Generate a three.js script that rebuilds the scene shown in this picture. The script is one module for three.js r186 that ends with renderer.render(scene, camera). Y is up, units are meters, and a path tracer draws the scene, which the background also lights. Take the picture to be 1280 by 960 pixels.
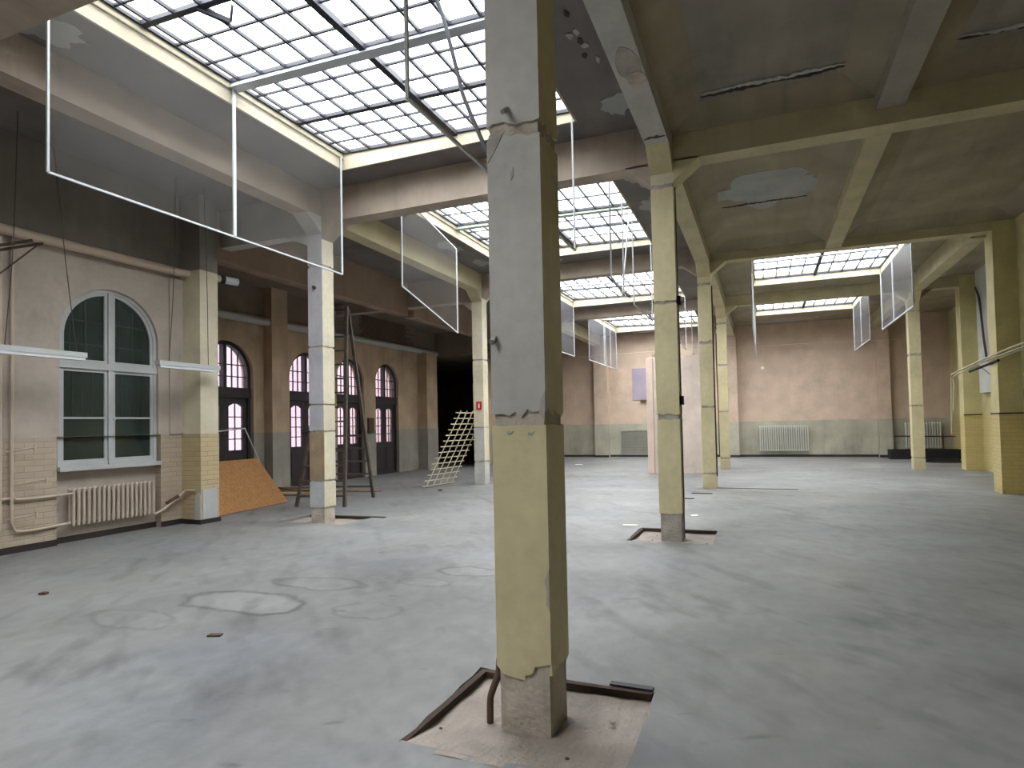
import * as THREE from 'three';
import { mergeGeometries } from 'three/addons/utils/BufferGeometryUtils.js';
import { ImprovedNoise } from 'three/addons/math/ImprovedNoise.js';
import { RectAreaLightUniformsLib } from 'three/addons/lights/RectAreaLightUniformsLib.js';

// ---------------------------------------------------------------- camera, sky, exposure
// Plan coordinates: X to the right across the hall, Y up, d = depth into the hall (three.js z = -d).
const scene = new THREE.Scene();
const renderer = new THREE.WebGLRenderer();
renderer.toneMapping = THREE.LinearToneMapping;
renderer.toneMappingExposure = 1.48;
renderer.shadowMap.enabled = true;
RectAreaLightUniformsLib.init();

const camera = new THREE.PerspectiveCamera(2 * Math.atan(480 / 766.92) * 180 / Math.PI, 1280 / 960, 0.05, 200);
{
  const m = new THREE.Matrix4().makeBasis(
    new THREE.Vector3(0.92831426, -0.02068958, -0.37122039),
    new THREE.Vector3(0.03011922, 0.99935371, 0.01962148),
    new THREE.Vector3(0.37057452, -0.02939576, 0.92833745));
  camera.quaternion.setFromRotationMatrix(m);
  camera.position.set(1.2176, 1.6, 0);
  camera.setViewOffset(1280, 960, -6.92, -29.15, 1280, 960);
}
scene.add(camera);
const SKY = 7.0, DAYLIGHT = 3.0;                                              // bright, evenly overcast sky
scene.background = new THREE.Color().setRGB(0.96, 0.985, 1.0);
scene.backgroundIntensity = SKY;

// ---------------------------------------------------------------- helpers
function rng(seed) { let a = seed >>> 0; return () => { a |= 0; a = a + 0x6D2B79F5 | 0; let t = Math.imul(a ^ a >>> 15, 1 | a); t = t + Math.imul(t ^ t >>> 7, 61 | t) ^ t; return ((t ^ t >>> 14) >>> 0) / 4294967296; }; }
const RN = rng(77);
const noise = new ImprovedNoise();
const nz = (x, y, z = 0) => noise.noise(x + 31.7, y + 17.3, z + 5.1);
const fbm = (x, y, o = 4, z = 0) => { let s = 0, a = 0.5, f = 1; for (let i = 0; i < o; i++) { s += a * nz(x * f, y * f, z + i * 9.7); a *= 0.5; f *= 2.03; } return s; };
const P = (X, Y, d) => new THREE.Vector3(X, Y, -d);
const sstep = (a, b, x) => { const t = Math.min(1, Math.max(0, (x - a) / (b - a))); return t * t * (3 - 2 * t); };

const taken = new Map();
function numbered(n) { const k = taken.get(n) ?? 0; taken.set(n, k + 1); return k ? n + '_' + String(k).padStart(3, '0') : n; }
function shade(o) { o.castShadow = true; o.receiveShadow = true; return o; }
// texture coordinates in metres, from the plane each face lies in
function metres(g) {
  if (g.index) g = g.toNonIndexed();
  g.computeVertexNormals();
  const p = g.attributes.position, n = p.count, uv = new Float32Array(n * 2);
  const a = new THREE.Vector3(), b = new THREE.Vector3(), c = new THREE.Vector3();
  for (let i = 0; i < n; i += 3) {
    a.fromBufferAttribute(p, i); b.fromBufferAttribute(p, i + 1).sub(a); c.fromBufferAttribute(p, i + 2).sub(a); b.cross(c);
    const x = Math.abs(b.x), y = Math.abs(b.y), z = Math.abs(b.z);
    for (let k = 0; k < 3; k++) {
      const j = i + k, X = p.getX(j), Y = p.getY(j), Z = p.getZ(j);
      const q = y >= x && y >= z ? [X, Z] : x >= z ? [Z, Y] : [X, Y];
      uv[2 * j] = q[0]; uv[2 * j + 1] = q[1];
    }
  }
  g.setAttribute('uv', new THREE.BufferAttribute(uv, 2));
  for (const k of Object.keys(g.attributes)) if (!['position', 'normal', 'uv'].includes(k)) g.deleteAttribute(k);
  return g;
}
const join = (list) => { list = list.filter(Boolean).map((g) => g.userData.done ? g : metres(g)); return list.length > 1 ? mergeGeometries(list) : list[0]; };
function obj(name, geo, mat, parent) {
  const g = Array.isArray(geo) ? join(geo) : (geo.userData.done ? geo : metres(geo));
  const m = shade(new THREE.Mesh(g, mat)); m.name = parent ? name : numbered(name); (parent ?? scene).add(m); return m;
}
function tag(o, label, category, group) { o.userData.label = label; o.userData.category = category; if (group) o.userData.group = group; return o; }
function thing(name, label, category, pos, group) { const o = new THREE.Group(); o.name = numbered(name); o.position.copy(pos); scene.add(o); return tag(o, label, category, group); }
function struct(name, label) { const o = new THREE.Group(); o.name = numbered(name); o.userData.kind = 'structure'; if (label) o.userData.label = label; scene.add(o); return o; }
const box = (x0, x1, y0, y1, d0, d1) => new THREE.BoxGeometry(x1 - x0, y1 - y0, d1 - d0).translate((x0 + x1) / 2, (y0 + y1) / 2, -(d0 + d1) / 2);
const cbox = (w, h, l, x = 0, y = 0, z = 0) => new THREE.BoxGeometry(w, h, l).translate(x, y, z);
function shapeOf(pts, holes = []) { const s = new THREE.Shape(pts.map((p) => new THREE.Vector2(p[0], p[1]))); for (const h of holes) s.holes.push(h.isPath || h instanceof THREE.Path ? h : new THREE.Path(h.map((p) => new THREE.Vector2(p[0], p[1])))); return s; }
const BX = new THREE.Matrix4().makeBasis(new THREE.Vector3(0, 0, -1), new THREE.Vector3(0, 1, 0), new THREE.Vector3(1, 0, 0));
const BY = new THREE.Matrix4().makeBasis(new THREE.Vector3(1, 0, 0), new THREE.Vector3(0, 0, -1), new THREE.Vector3(0, 1, 0));
const ext = (s, t, seg = 24) => new THREE.ExtrudeGeometry(s, { depth: t, bevelEnabled: false, curveSegments: seg });
const slabX = (s, x0, t) => ext(s, t).applyMatrix4(BX).translate(x0, 0, 0);        // shape in (d, Y), from x0 to x0+t
const slabY = (s, y0, t) => ext(s, t).applyMatrix4(BY).translate(0, y0, 0);        // shape in (X, d), from y0 to y0+t
const slabD = (s, d0, t) => ext(s, t).translate(0, 0, -(d0 + t));                  // shape in (X, Y), from d0 to d0+t
const rect = (a, b, c, e) => [[a, b], [c, b], [c, e], [a, e]];
function archPath(u0, u1, v0, vs) { const p = new THREE.Path(), r = (u1 - u0) / 2; p.moveTo(u0, v0); p.lineTo(u1, v0); p.lineTo(u1, vs); p.absarc((u0 + u1) / 2, vs, r, 0, Math.PI, false); p.lineTo(u0, v0); return p; }
function archShape(u0, u1, v0, vs, inset = 0) { const s = new THREE.Shape(), r = (u1 - u0) / 2 - inset; s.moveTo(u0 + inset, v0 + inset); s.lineTo(u1 - inset, v0 + inset); s.lineTo(u1 - inset, vs); s.absarc((u0 + u1) / 2, vs, r, 0, Math.PI, false); s.lineTo(u0 + inset, v0 + inset); return s; }
function rod(a, b, r, seg = 8) {
  const v = b.clone().sub(a), g = new THREE.CylinderGeometry(r, r, v.length(), seg);
  g.applyQuaternion(new THREE.Quaternion().setFromUnitVectors(new THREE.Vector3(0, 1, 0), v.clone().normalize()));
  return g.translate((a.x + b.x) / 2, (a.y + b.y) / 2, (a.z + b.z) / 2);
}
function bar(a, b, w, h, up = new THREE.Vector3(0, 1, 0)) {          // square bar from a to b
  const v = b.clone().sub(a), L = v.length(), z = v.normalize();
  let u = up.clone(); if (Math.abs(u.dot(z)) > 0.95) u.set(1, 0, 0);
  const x = u.clone().cross(z).normalize(), y = z.clone().cross(x);
  return new THREE.BoxGeometry(w, h, L).applyMatrix4(new THREE.Matrix4().makeBasis(x, y, z)).translate((a.x + b.x) / 2, (a.y + b.y) / 2, (a.z + b.z) / 2);
}
function tube(pts, r, seg = 40, rs = 8) { const c = new THREE.CatmullRomCurve3(pts, false, 'catmullrom', 0.3); return smooth(new THREE.TubeGeometry(c, seg, r, rs, false)); }
function smooth(g) { g = g.index ? g.toNonIndexed() : g; for (const k of Object.keys(g.attributes)) if (!['position', 'normal', 'uv'].includes(k)) g.deleteAttribute(k); g.userData.done = true; return g; }
function quad(a, b, c, d) { const g = new THREE.BufferGeometry(); const v = [a, b, c, a, c, d]; g.setAttribute('position', new THREE.Float32BufferAttribute(v.flatMap((p) => [p.x, p.y, p.z]), 3)); return g; }
const atBase = (list, pos) => list.map((g) => g.translate(-pos.x, -pos.y, -pos.z));

// ---------------------------------------------------------------- textures
function colourTexture(w, h, fn, repeat = true) {
  const data = new Uint8Array(w * h * 4);
  for (let y = 0; y < h; y++) for (let x = 0; x < w; x++) { const c = fn(x / w, y / h), i = 4 * (y * w + x); data[i] = Math.max(0, Math.min(255, c[0])); data[i + 1] = Math.max(0, Math.min(255, c[1])); data[i + 2] = Math.max(0, Math.min(255, c[2])); data[i + 3] = 255; }
  const t = new THREE.DataTexture(data, w, h); t.colorSpace = THREE.SRGBColorSpace; t.magFilter = THREE.LinearFilter; t.minFilter = THREE.LinearMipmapLinearFilter; t.generateMipmaps = true;
  if (repeat) t.wrapS = t.wrapT = THREE.RepeatWrapping; t.needsUpdate = true; return t;
}
function greyTexture(w, h, fn) { const t = colourTexture(w, h, (u, v) => { const g = fn(u, v) * 255; return [g, g, g]; }); t.colorSpace = THREE.NoColorSpace; return t; }
// seamless noise: the plane is wrapped on a torus by cross-fading
const wrapN = (f) => (u, v) => { const a = f(u, v), b = f(u - 1, v), c = f(u, v - 1), d = f(u - 1, v - 1); return (a * (1 - u) + b * u) * (1 - v) + (c * (1 - u) + d * u) * v; };
const mottleN = wrapN((u, v) => fbm(u * 5, v * 5, 5)), speckN = wrapN((u, v) => fbm(u * 40, v * 40, 3, 4)), streakN = wrapN((u, v) => fbm(u * 22, v * 2.2, 4, 8));
const mottle = colourTexture(384, 384, (u, v) => { const m = 236 + 46 * mottleN(u, v) + 16 * speckN(u, v), s = 26 * Math.max(0, streakN(u, v) - 0.1); return [m - s, m - s * 1.06, m - s * 1.16]; });
const dirty = colourTexture(384, 384, (u, v) => { const m = mottleN(u, v), s = Math.max(0, streakN(u, v)), k = 226 + 66 * m - 46 * s + 14 * speckN(u, v); return [k, k * 0.985, k * 0.97]; });
const bumpy = greyTexture(384, 384, (u, v) => 0.5 + 0.35 * mottleN(u, v) + 0.5 * speckN(u, v));
const rep = (t, metresWide) => { const c = t.clone(); c.repeat.set(1 / metresWide, 1 / metresWide); c.needsUpdate = true; return c; };
const M3 = rep(mottle, 3), D4 = rep(dirty, 4), B1 = rep(bumpy, 1.1), D15 = rep(dirty, 1.2);
const glazedBrick = greyTexture(256, 256, (u, v) => { const rows = 6, r = Math.floor(v * rows), uu = (u * 2 + (r % 2) * 0.5) % 1, vv = (v * rows) % 1; const e = Math.min(Math.min(uu, 1 - uu) * 250, Math.min(vv, 1 - vv) * 75); return Math.min(1, e / 8) * (0.85 + 0.15 * Math.abs(nz(r * 7.1, Math.floor(u * 2 + (r % 2) * 0.5) * 3.3))); });
const GB = rep(glazedBrick, 0.5);
const glazedBrickTone = colourTexture(256, 256, (u, v) => { const rows = 6, r = Math.floor(v * rows), uu = (u * 2 + (r % 2) * 0.5) % 1, vv = (v * rows) % 1; const e = Math.min(Math.min(uu, 1 - uu) * 250, Math.min(vv, 1 - vv) * 75), k = (Math.min(1, e / 7) * 0.1 + 0.9) * (243 + 12 * nz(r * 7.1, Math.floor(u * 2 + (r % 2) * 0.5) * 3.3)); return [k, k * 0.99, k * 0.97]; });
const GBT = rep(glazedBrickTone, 0.5);

const std = (color, o = {}) => new THREE.MeshStandardMaterial({ color, roughness: 0.85, metalness: 0, ...o });
const painted = (color, o = {}) => std(color, { map: M3, bumpMap: B1, bumpScale: 0.003, ...o });
const MAT = {
  yellow: painted(0xdbd0a6, { roughness: 0.6 }),
  cream: painted(0xdbd2b8, { roughness: 0.65 }),
  paleGrey: painted(0xc4c2bc, { roughness: 0.75 }),
  concrete: std(0xcac2b6, { map: D15, bumpMap: B1, bumpScale: 0.012 }),
  mortar: std(0xbcb8b1, { map: D15, bumpMap: B1, bumpScale: 0.015 }),
  darkGap: std(0x4a3f36, { map: D15 }),
  coolGrey: painted(0xc3c2c8, { roughness: 0.75 }),
  whitePatch: painted(0xbfc0c2),
  brownPlaster: std(0xae9a80, { map: D15, bumpMap: B1, bumpScale: 0.01 }),
  leftWall: painted(0xbcb0a4), leftDado: std(0xb6a898, { map: GBT, bumpMap: GB, bumpScale: 0.004, roughness: 0.5 }),
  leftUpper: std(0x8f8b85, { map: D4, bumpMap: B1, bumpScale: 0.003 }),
  pilDado: std(0xc2b18e, { map: GBT, bumpMap: GB, bumpScale: 0.006, roughness: 0.5 }),
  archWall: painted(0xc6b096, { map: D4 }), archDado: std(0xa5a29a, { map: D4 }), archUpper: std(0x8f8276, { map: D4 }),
  brownBeam: std(0xad9784, { map: D4 }),
  backWall: painted(0xd3bba6), backDado: std(0xbcbaaa, { map: D4, roughness: 0.7 }),
  yellowWall: painted(0xd6cc98, { roughness: 0.7 }), yellowBrick: std(0xd3c48a, { map: GBT, bumpMap: GB, bumpScale: 0.006, roughness: 0.45 }),
  whiteWall: painted(0xd8d8d2),
  ceilLeft: std(0x827d7b, { map: D4, bumpMap: B1, bumpScale: 0.003 }), ceilRight: std(0xa89f88, { map: D4, bumpMap: B1, bumpScale: 0.003 }), ceilGrey: std(0xa19c93, { map: D4 }),
  beamLeft: painted(0xbdb0a3, { map: D4 }), beamYellow: painted(0xc8be9a), peel: std(0xa8aaa6, { map: M3 }),
  ribGrey: painted(0xaaa297),
  curb: painted(0xbdb49c, { roughness: 0.7 }),
  steelDark: std(0x23242e, { roughness: 0.6 }), steelPale: std(0xc3c9d0, { roughness: 0.45, metalness: 0.2 }), frameWhite: std(0xb9bdbf, { roughness: 0.5 }),
  windowWhite: std(0xbcbfbf, { roughness: 0.55, map: M3 }),
  doorWood: std(0x2b2226, { roughness: 0.6 }),
  black: std(0x151414, { roughness: 0.8 }), baseboard: std(0x33292a, { roughness: 0.6, map: D15 }),
  radiatorBeige: std(0xbcaea0, { roughness: 0.5 }), radiatorPale: std(0xc9c8bd, { roughness: 0.5 }), pipeBeige: std(0xb9aa98, { roughness: 0.5 }),
  pipeGrey: std(0xa7aaab, { roughness: 0.55 }), rust: std(0x5f4b3e, { roughness: 0.9, map: D15 }), wire: std(0x4c4844),
  ladderWood: std(0x5f564e, { roughness: 0.85, map: D15 }), latticeWood: std(0xc2ba9c, { roughness: 0.75 }), plankWood: std(0xa98768, { roughness: 0.85, map: D15 }), battenWood: std(0x4a3a30, { roughness: 0.9, map: D15 }),
  pinkWall: painted(0xe8d8ca), purple: std(0xa99cab, { map: M3 }), paper: std(0xeceae4), pitFloor: std(0xaaa19a, { map: D15, bumpMap: B1, bumpScale: 0.02 }),
  sheet: std(0x77777f, { transparent: true, opacity: 0.3, roughness: 0.4, side: THREE.DoubleSide }),
  sheetClear: std(0x8e8b88, { transparent: true, opacity: 0.1, roughness: 0.4, side: THREE.DoubleSide }),
};
const glass = (r, g, b, rough = 0.05) => new THREE.MeshPhysicalMaterial({ color: new THREE.Color().setRGB(r, g, b), transmission: 1, thickness: 0, roughness: rough, metalness: 0, side: THREE.DoubleSide });
MAT.roofGlass = glass(0.9, 0.91, 0.92); MAT.doorGlass = glass(0.19, 0.165, 0.19); MAT.doorGlassPink = glass(0.25, 0.21, 0.23); MAT.windowGlass = new THREE.MeshPhysicalMaterial({ color: 0x5d716b, transmission: 0.8, thickness: 0, roughness: 0.12, side: THREE.DoubleSide });

// ---------------------------------------------------------------- dimensions
const ROW = [3.06, 8.67, 15.29, 21.77], BACK = 29.0, REAR = -3.6, W = 0.31, H = W / 2, CEIL = 5.8, TOP = 6.14;
const XB = -6.04, XN = 0, XD = 5.58, XR = 2.79;
const BEAM = [5.2, 5.23, 5.41, 5.46];

// ---------------------------------------------------------------- floor
const floor = struct('floor', 'bare grey dusty concrete floor with patches, rings and scrapes');
const RINGS = [[-3.35, 4.42, 0.62, 0.3, 1], [-3.15, 5.2, 0.5, 0.22, 0.6], [-2.1, 5.55, 0.28, 0.14, 0.5], [-2.05, 4.55, 0.3, 0.2, 0.4], [-1.8, 6.1, 0.42, 0.18, 0.8], [-1.05, 5.85, 0.3, 0.16, 0.8], [-3.9, 3.7, 0.5, 0.2, 0.35]];
// one seamless fractal-noise tile, sampled at many scales
const TILE = 512, tileA = new Float32Array(TILE * TILE);
{ const f = wrapN((u, v) => fbm(u * 16, v * 16, 4, 70)); for (let y = 0; y < TILE; y++) for (let x = 0; x < TILE; x++) tileA[y * TILE + x] = f(x / TILE, y / TILE); }
function tn(x, y) { // x, y in noise cells, 16 to the tile
  x = (x / 16) * TILE; y = (y / 16) * TILE; const x0 = Math.floor(x), y0 = Math.floor(y), fx = x - x0, fy = y - y0, m = TILE - 1, a = (y0 & m) * TILE, b = ((y0 + 1) & m) * TILE, i = x0 & m, j = (x0 + 1) & m;
  return (tileA[a + i] * (1 - fx) + tileA[a + j] * fx) * (1 - fy) + (tileA[b + i] * (1 - fx) + tileA[b + j] * fx) * fy;
}
function floorColour(X, d) {
  const big = tn(X * 0.22, d * 0.22 + 3), mid = tn(X * 0.8 - d * 0.3 + 3, d * 0.9 + 7), fine = tn(X * 7 + 1, d * 5 + 5), drag = tn(X * 0.7 - d * 1.0 + 5, X * 2.6 + d * 2.2 + 2);
  X += 0.22 * tn(X * 1.7, d * 1.7); d += 0.2 * tn(d * 1.7 + 4, X * 1.7);
  let k = 119 + 46 * big + 34 * mid + 22 * fine - 70 * Math.max(0, drag - 0.04);
  const blue = sstep(0.0, 0.35, tn(X * 0.5 + 9, d * 0.5)), warm = sstep(0.05, 0.4, tn(X * 0.45 - 5, d * 0.45 + 8));
  const scr = tn(X * 2.2 + d * 1.1, d * 6 - X * 2.4); if (scr > 0.25) k -= 190 * (scr - 0.25);
  if (X > -5 && X < 0 && d > 3 && d < 7) for (const [cx, cd, rx, rd, s] of RINGS) {
    const q = Math.hypot((X - cx) / rx, (d - cd) / rd) + 0.7 * tn(X * 2.2 + cx * 5, d * 2.2) + 0.2 * tn(X * 9, d * 9);
    k -= s * 44 * Math.exp(-Math.pow((q - 1) / 0.1, 2)) * (0.75 + tn(X * 3, d * 3 + 4)); if (q < 1) k += 8 * s;
  }
  const dust = sstep(0.1, 0.35, tn(X * 0.6 + 13, d * 0.9 + 1)); k += 12 * dust;
  return [k - 4 * blue + 6 * warm, k - 2 * blue + 0.5 * warm, k - 1 + 3 * blue - 8 * warm];
}
function floorPiece(name, X0, X1, d0, d1, tw, th, holes) {
  const t = colourTexture(tw, th, (u, v) => floorColour(X0 + u * (X1 - X0), d0 + v * (d1 - d0)), false);
  const g = slabY(shapeOf(rect(X0, d0, X1, d1), holes), -0.2, 0.2).toNonIndexed(); g.computeVertexNormals();
  const p = g.attributes.position, uv = new Float32Array(p.count * 2);
  for (let i = 0; i < p.count; i++) { uv[2 * i] = (p.getX(i) - X0) / (X1 - X0); uv[2 * i + 1] = (-p.getZ(i) - d0) / (d1 - d0); }
  g.setAttribute('uv', new THREE.BufferAttribute(uv, 2)); g.userData.done = true;
  const b = bumpy.clone(); b.repeat.set((X1 - X0) / 1.6, (d1 - d0) / 1.6); b.needsUpdate = true;
  return obj(name, g, new THREE.MeshStandardMaterial({ map: t, roughness: 0.62, bumpMap: b, bumpScale: 0.004 }), floor);
}
function wobbleRect(x0, x1, d0, d1, amp, seed) {
  const r = rng(seed), pts = [], side = (a, b, n) => { for (let i = 0; i < n; i++) pts.push([a[0] + (b[0] - a[0]) * i / n + (r() - 0.5) * amp, a[1] + (b[1] - a[1]) * i / n + (r() - 0.5) * amp]); };
  side([x0, d0], [x1, d0], 8); side([x1, d0], [x1, d1], 7); side([x1, d1], [x0, d1], 8); side([x0, d1], [x0, d0], 7); return pts;
}
const PITS = [[-0.56, 0.58, 2.72, 3.72, 11], [-0.56, 0.56, 8.38, 9.42, 12], [-6.75, -5.35, 8.45, 9.35, 13]];
const pitHoles = PITS.map(([a, b, c, e, s]) => wobbleRect(a, b, c, e, 0.03, s));
floorPiece('screed', -11.4, 8.6, REAR - 0.3, 12, 1800, 1404, pitHoles);
floorPiece('screed', -15.4, 8.6, 12, BACK + 0.4, 1024, 760, []);
PITS.forEach(([a, b, c, e], i) => {
  // rough lower bed, ramped up to the floor at the near side
  const g = new THREE.PlaneGeometry(b - a + 0.1, e - c + 0.1, 40, 36).rotateX(-Math.PI / 2).translate((a + b) / 2, 0, -(c + e) / 2), p = g.attributes.position;
  for (let k = 0; k < p.count; k++) { const X = p.getX(k), d = -p.getZ(k); const ramp = 1 - sstep(c - 0.02, c + 0.3, d); p.setY(k, -0.045 + 0.043 * ramp * (i === 0 ? 1 : 0.8) + 0.02 * fbm(X * 5, d * 5, 3, i) + 0.008 * fbm(X * 22, d * 22, 2, i)); }
  g.computeVertexNormals();
  const q = g.toNonIndexed(); const uv = q.attributes.uv; for (let k = 0; k < uv.count; k++) uv.setXY(k, q.attributes.position.getX(k), q.attributes.position.getZ(k));
  q.userData.done = true; const o = obj('pit_bed', q, MAT.pitFloor, floor); o.userData.label = 'pale rubble bed of the square cut round a column';
});
function strip(a, b, w, h, mat, label) { const m = obj('floor_strip', [bar(a, b, w, h)], mat, floor); if (label) m.userData.label = label; return m; }
strip(P(-0.545, -0.022, 2.74), P(-0.525, -0.018, 3.7), 0.04, 0.04, MAT.battenWood, 'dark cut edge of the broken floor');
strip(P(-0.53, -0.02, 3.69), P(0.56, -0.02, 3.7), 0.045, 0.04, MAT.battenWood);
strip(P(0.3, 0.006, 3.745), P(0.56, 0.006, 3.74), 0.05, 0.012, MAT.steelDark);
strip(P(-0.545, -0.02, 8.4), P(-0.53, -0.02, 9.4), 0.05, 0.04, MAT.battenWood);
strip(P(-0.54, -0.015, 9.39), P(0.55, -0.015, 9.4), 0.06, 0.04, MAT.battenWood);
strip(P(-6.72, -0.015, 9.32), P(-5.1, 0.0, 9.34), 0.07, 0.03, MAT.battenWood);
strip(P(0.18, 0.003, 15.45), P(1.92, 0.003, 15.43), 0.06, 0.01, MAT.battenWood, 'long dark groove strip in the floor');
for (let i = 0; i < 14; i++) { const x = i < 8 ? -0.5 + RN() : -0.5 + RN(), d = i < 8 ? 2.85 + RN() * 0.8 : 8.5 + RN() * 0.8; if (Math.abs(x) < 0.22) continue; const g = new THREE.IcosahedronGeometry(0.008 + 0.012 * RN(), 0).scale(1.4, 0.7, 1).translate(x, -0.025, -d); obj('rubble', g, i % 3 ? MAT.pitFloor : MAT.rust, floor); }

// ---------------------------------------------------------------- walls
const CT = 6.2;
// near left wall with the arched window, niche under the sill
{
  const w = struct('wall_left', 'beige plaster wall with tiled dado and dirty grey band above the pipe');
  const win = archPath(5.84, 7.42, 1.12, 3.09), X = -8.32;
  obj('plaster', [slabX(shapeOf(rect(REAR, 1.57, 8.25, 4.42), [(() => { const p = new THREE.Path(); p.moveTo(5.84, 1.571); p.lineTo(7.42, 1.571); p.lineTo(7.42, 3.09); p.absarc(6.63, 3.09, 0.79, 0, Math.PI, false); p.lineTo(5.84, 1.571); return p; })()]), X - 0.4, 0.4)], MAT.leftWall, w);
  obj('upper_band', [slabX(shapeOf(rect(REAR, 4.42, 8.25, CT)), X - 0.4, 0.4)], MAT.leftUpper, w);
  obj('dado', [slabX(shapeOf(rect(REAR, 0, 5.8, 1.57)), X - 0.4, 0.405), slabX(shapeOf(rect(7.46, 0, 8.25, 1.57)), X - 0.4, 0.405)], MAT.leftDado, w);
  obj('niche_back', [slabX(shapeOf([[5.8, 0], [7.46, 0], [7.46, 1.57], [7.42, 1.57], [7.42, 1.12], [5.84, 1.12], [5.84, 1.57], [5.8, 1.57]]), X - 0.4, 0.27)], MAT.leftWall, w);
  obj('return_face', [box(-11.4, X - 0.39, 0, CT, 8.05, 8.25)], MAT.archWall, w);
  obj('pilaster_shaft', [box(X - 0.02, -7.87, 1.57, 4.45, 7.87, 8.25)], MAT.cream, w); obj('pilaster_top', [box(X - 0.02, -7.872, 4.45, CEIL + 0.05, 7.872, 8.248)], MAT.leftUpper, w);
  obj('pilaster_dado', [box(X - 0.02, -7.862, 0, 1.57, 7.862, 8.252)], MAT.pilDado, w);
  obj('pilaster_patch', [slabD(shapeOf([[-7.99, 0.02], [-7.868, 0.02], [-7.868, 0.52], [-7.9, 0.55], [-7.97, 0.5], [-8.0, 0.3]]), 7.848, 0.012), box(-7.864, -7.85, 0.05, 0.6, 7.9, 8.2)], MAT.whitePatch, w);
  obj('wall_band', [box(X - 0.02, X + 0.03, 1.57, 4.3, 4.55, 4.68), box(X - 0.02, X + 0.03, 1.57, 4.3, 7.62, 7.87)], MAT.leftWall, w);
  const b = struct('baseboard_left'); obj('skirting', [box(X, X + 0.02, 0, 0.09, REAR, 5.8), box(X - 0.13, X - 0.11, 0, 0.09, 5.8, 7.46), box(X, X + 0.02, 0, 0.09, 7.46, 7.86), box(X, -7.848, 0, 0.08, 7.84, 8.27)], MAT.baseboard, b);
}
// arched far-left wall
const DOORS = [[11.4, 1.6], [14.3, 1.6], [16.25, 1.42], [18.3, 1.42]];
{
  const w = struct('wall_arches', 'dim brownish wall with tall arched glazed doors'), X = -11.0;
  const holes = DOORS.map(([c, ww]) => { const r = ww / 2, p = new THREE.Path(); p.moveTo(c - r, 1.551); p.lineTo(c + r, 1.551); p.lineTo(c + r, 3.85 - r); p.absarc(c, 3.85 - r, r, 0, Math.PI, false); p.lineTo(c - r, 1.551); return p; });
  obj('plaster', [slabX(shapeOf(rect(8.05, 1.55, 21.1, 4.62), holes), X - 0.4, 0.4)], MAT.archWall, w);
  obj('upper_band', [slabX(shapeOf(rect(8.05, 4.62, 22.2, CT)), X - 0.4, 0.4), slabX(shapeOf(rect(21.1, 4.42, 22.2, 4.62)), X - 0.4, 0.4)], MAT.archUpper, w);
  const edges = [8.05, ...DOORS.flatMap(([c, ww]) => [c - ww / 2, c + ww / 2]), 21.1], ded = [];
  for (let i = 0; i < edges.length; i += 2) ded.push(slabX(shapeOf(rect(edges[i], 0, edges[i + 1], 1.55)), X - 0.4, 0.404));
  obj('dado', ded, MAT.archDado, w);
  obj('pilaster', [box(X, -10.72, 0, CT - 0.4, 12.56, 13.14), box(X, -10.6, 0, 4.45, 20.35, 21.15)], MAT.archWall, w);
  obj('pilaster_dado', [box(X, -10.712, 0, 1.55, 12.552, 13.148), box(X, -10.59, 0, 1.55, 20.342, 21.158)], MAT.archDado, w);
  obj('lath', Array.from({ length: 16 }, (_, i) => box(X, X + 0.02, 4.66 + 0.045 * i, 4.685 + 0.045 * i, 16.8 + 0.5 * fbm(i, 3, 2), 19.8 + 1.2 * fbm(i * 0.7, 9, 2))), MAT.rust, w);
}
// hall beyond the arches, its depth and side wall invented to keep it dark
{
  const w = struct('wall_dark_hall', 'unlit hall behind the arched wall, made deep and closed to keep the opening dark');
  obj('hall_face', [box(-22.2, -22, 0, CT, 21.1, 36.2), box(-22.2, -9.2, 0, CT, 36, 36.2), box(-22.2, -11.3, 0, CT, 20.9, 21.1), box(-9.4, -9.2, 0, CT, 22.08, 36.1)], MAT.archWall, w);
  obj('hall_ceiling', [box(-22.2, -9.2, 4.4, 4.5, 22.08, 36.1), box(-22.2, -11.3, 4.4, 4.5, 21, 22.1)], MAT.archUpper, w);
  obj('hall_floor', [box(-22.2, -15.4, -0.2, 0, 21, 36.2), box(-15.4, -9.2, -0.2, 0, BACK + 0.4, 36.2)], MAT.concrete, w);
}
{ const w = struct('wall_outside_added', 'added pinkish wall outdoors that brightens the door panes'); obj('backing_face', [box(-22.2, -11.42, 0, CT, 20.6, 20.9)], std(0xdacbce), w); }  // wall added outdoors to reflect sky light into the far door panes
// back wall
{
  const w = struct('wall_back', 'tan back wall with grey-green dado and pilasters');
  obj('plaster', [box(-9.4, 8.6, 1.56, CT, BACK, BACK + 0.3)], MAT.backWall, w);
  obj('dado', [box(-9.4, 8.6, 0, 1.56, BACK - 0.006, BACK + 0.3)], MAT.backDado, w);
  for (const [a, b] of [[-6.26, -5.62], [-0.2, 0.22], [5.62, 6.06]]) { obj('pilaster', [box(a, b, 1.56, CEIL, BACK - 0.35, BACK)], MAT.backWall, w); obj('pilaster_dado', [box(a - 0.012, b + 0.012, 0, 1.56, BACK - 0.362, BACK)], MAT.backDado, w); }
  const b = struct('baseboard_back'); obj('skirting', [box(-9.2, 8.2, 0, 0.1, BACK - 0.03, BACK - 0.006), box(-6.29, -5.59, 0, 0.1, BACK - 0.385, BACK - 0.36), box(-0.23, 0.25, 0, 0.1, BACK - 0.385, BACK - 0.36), box(5.59, 6.09, 0, 0.1, BACK - 0.385, BACK - 0.36)], MAT.baseboard, b);
}
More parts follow.
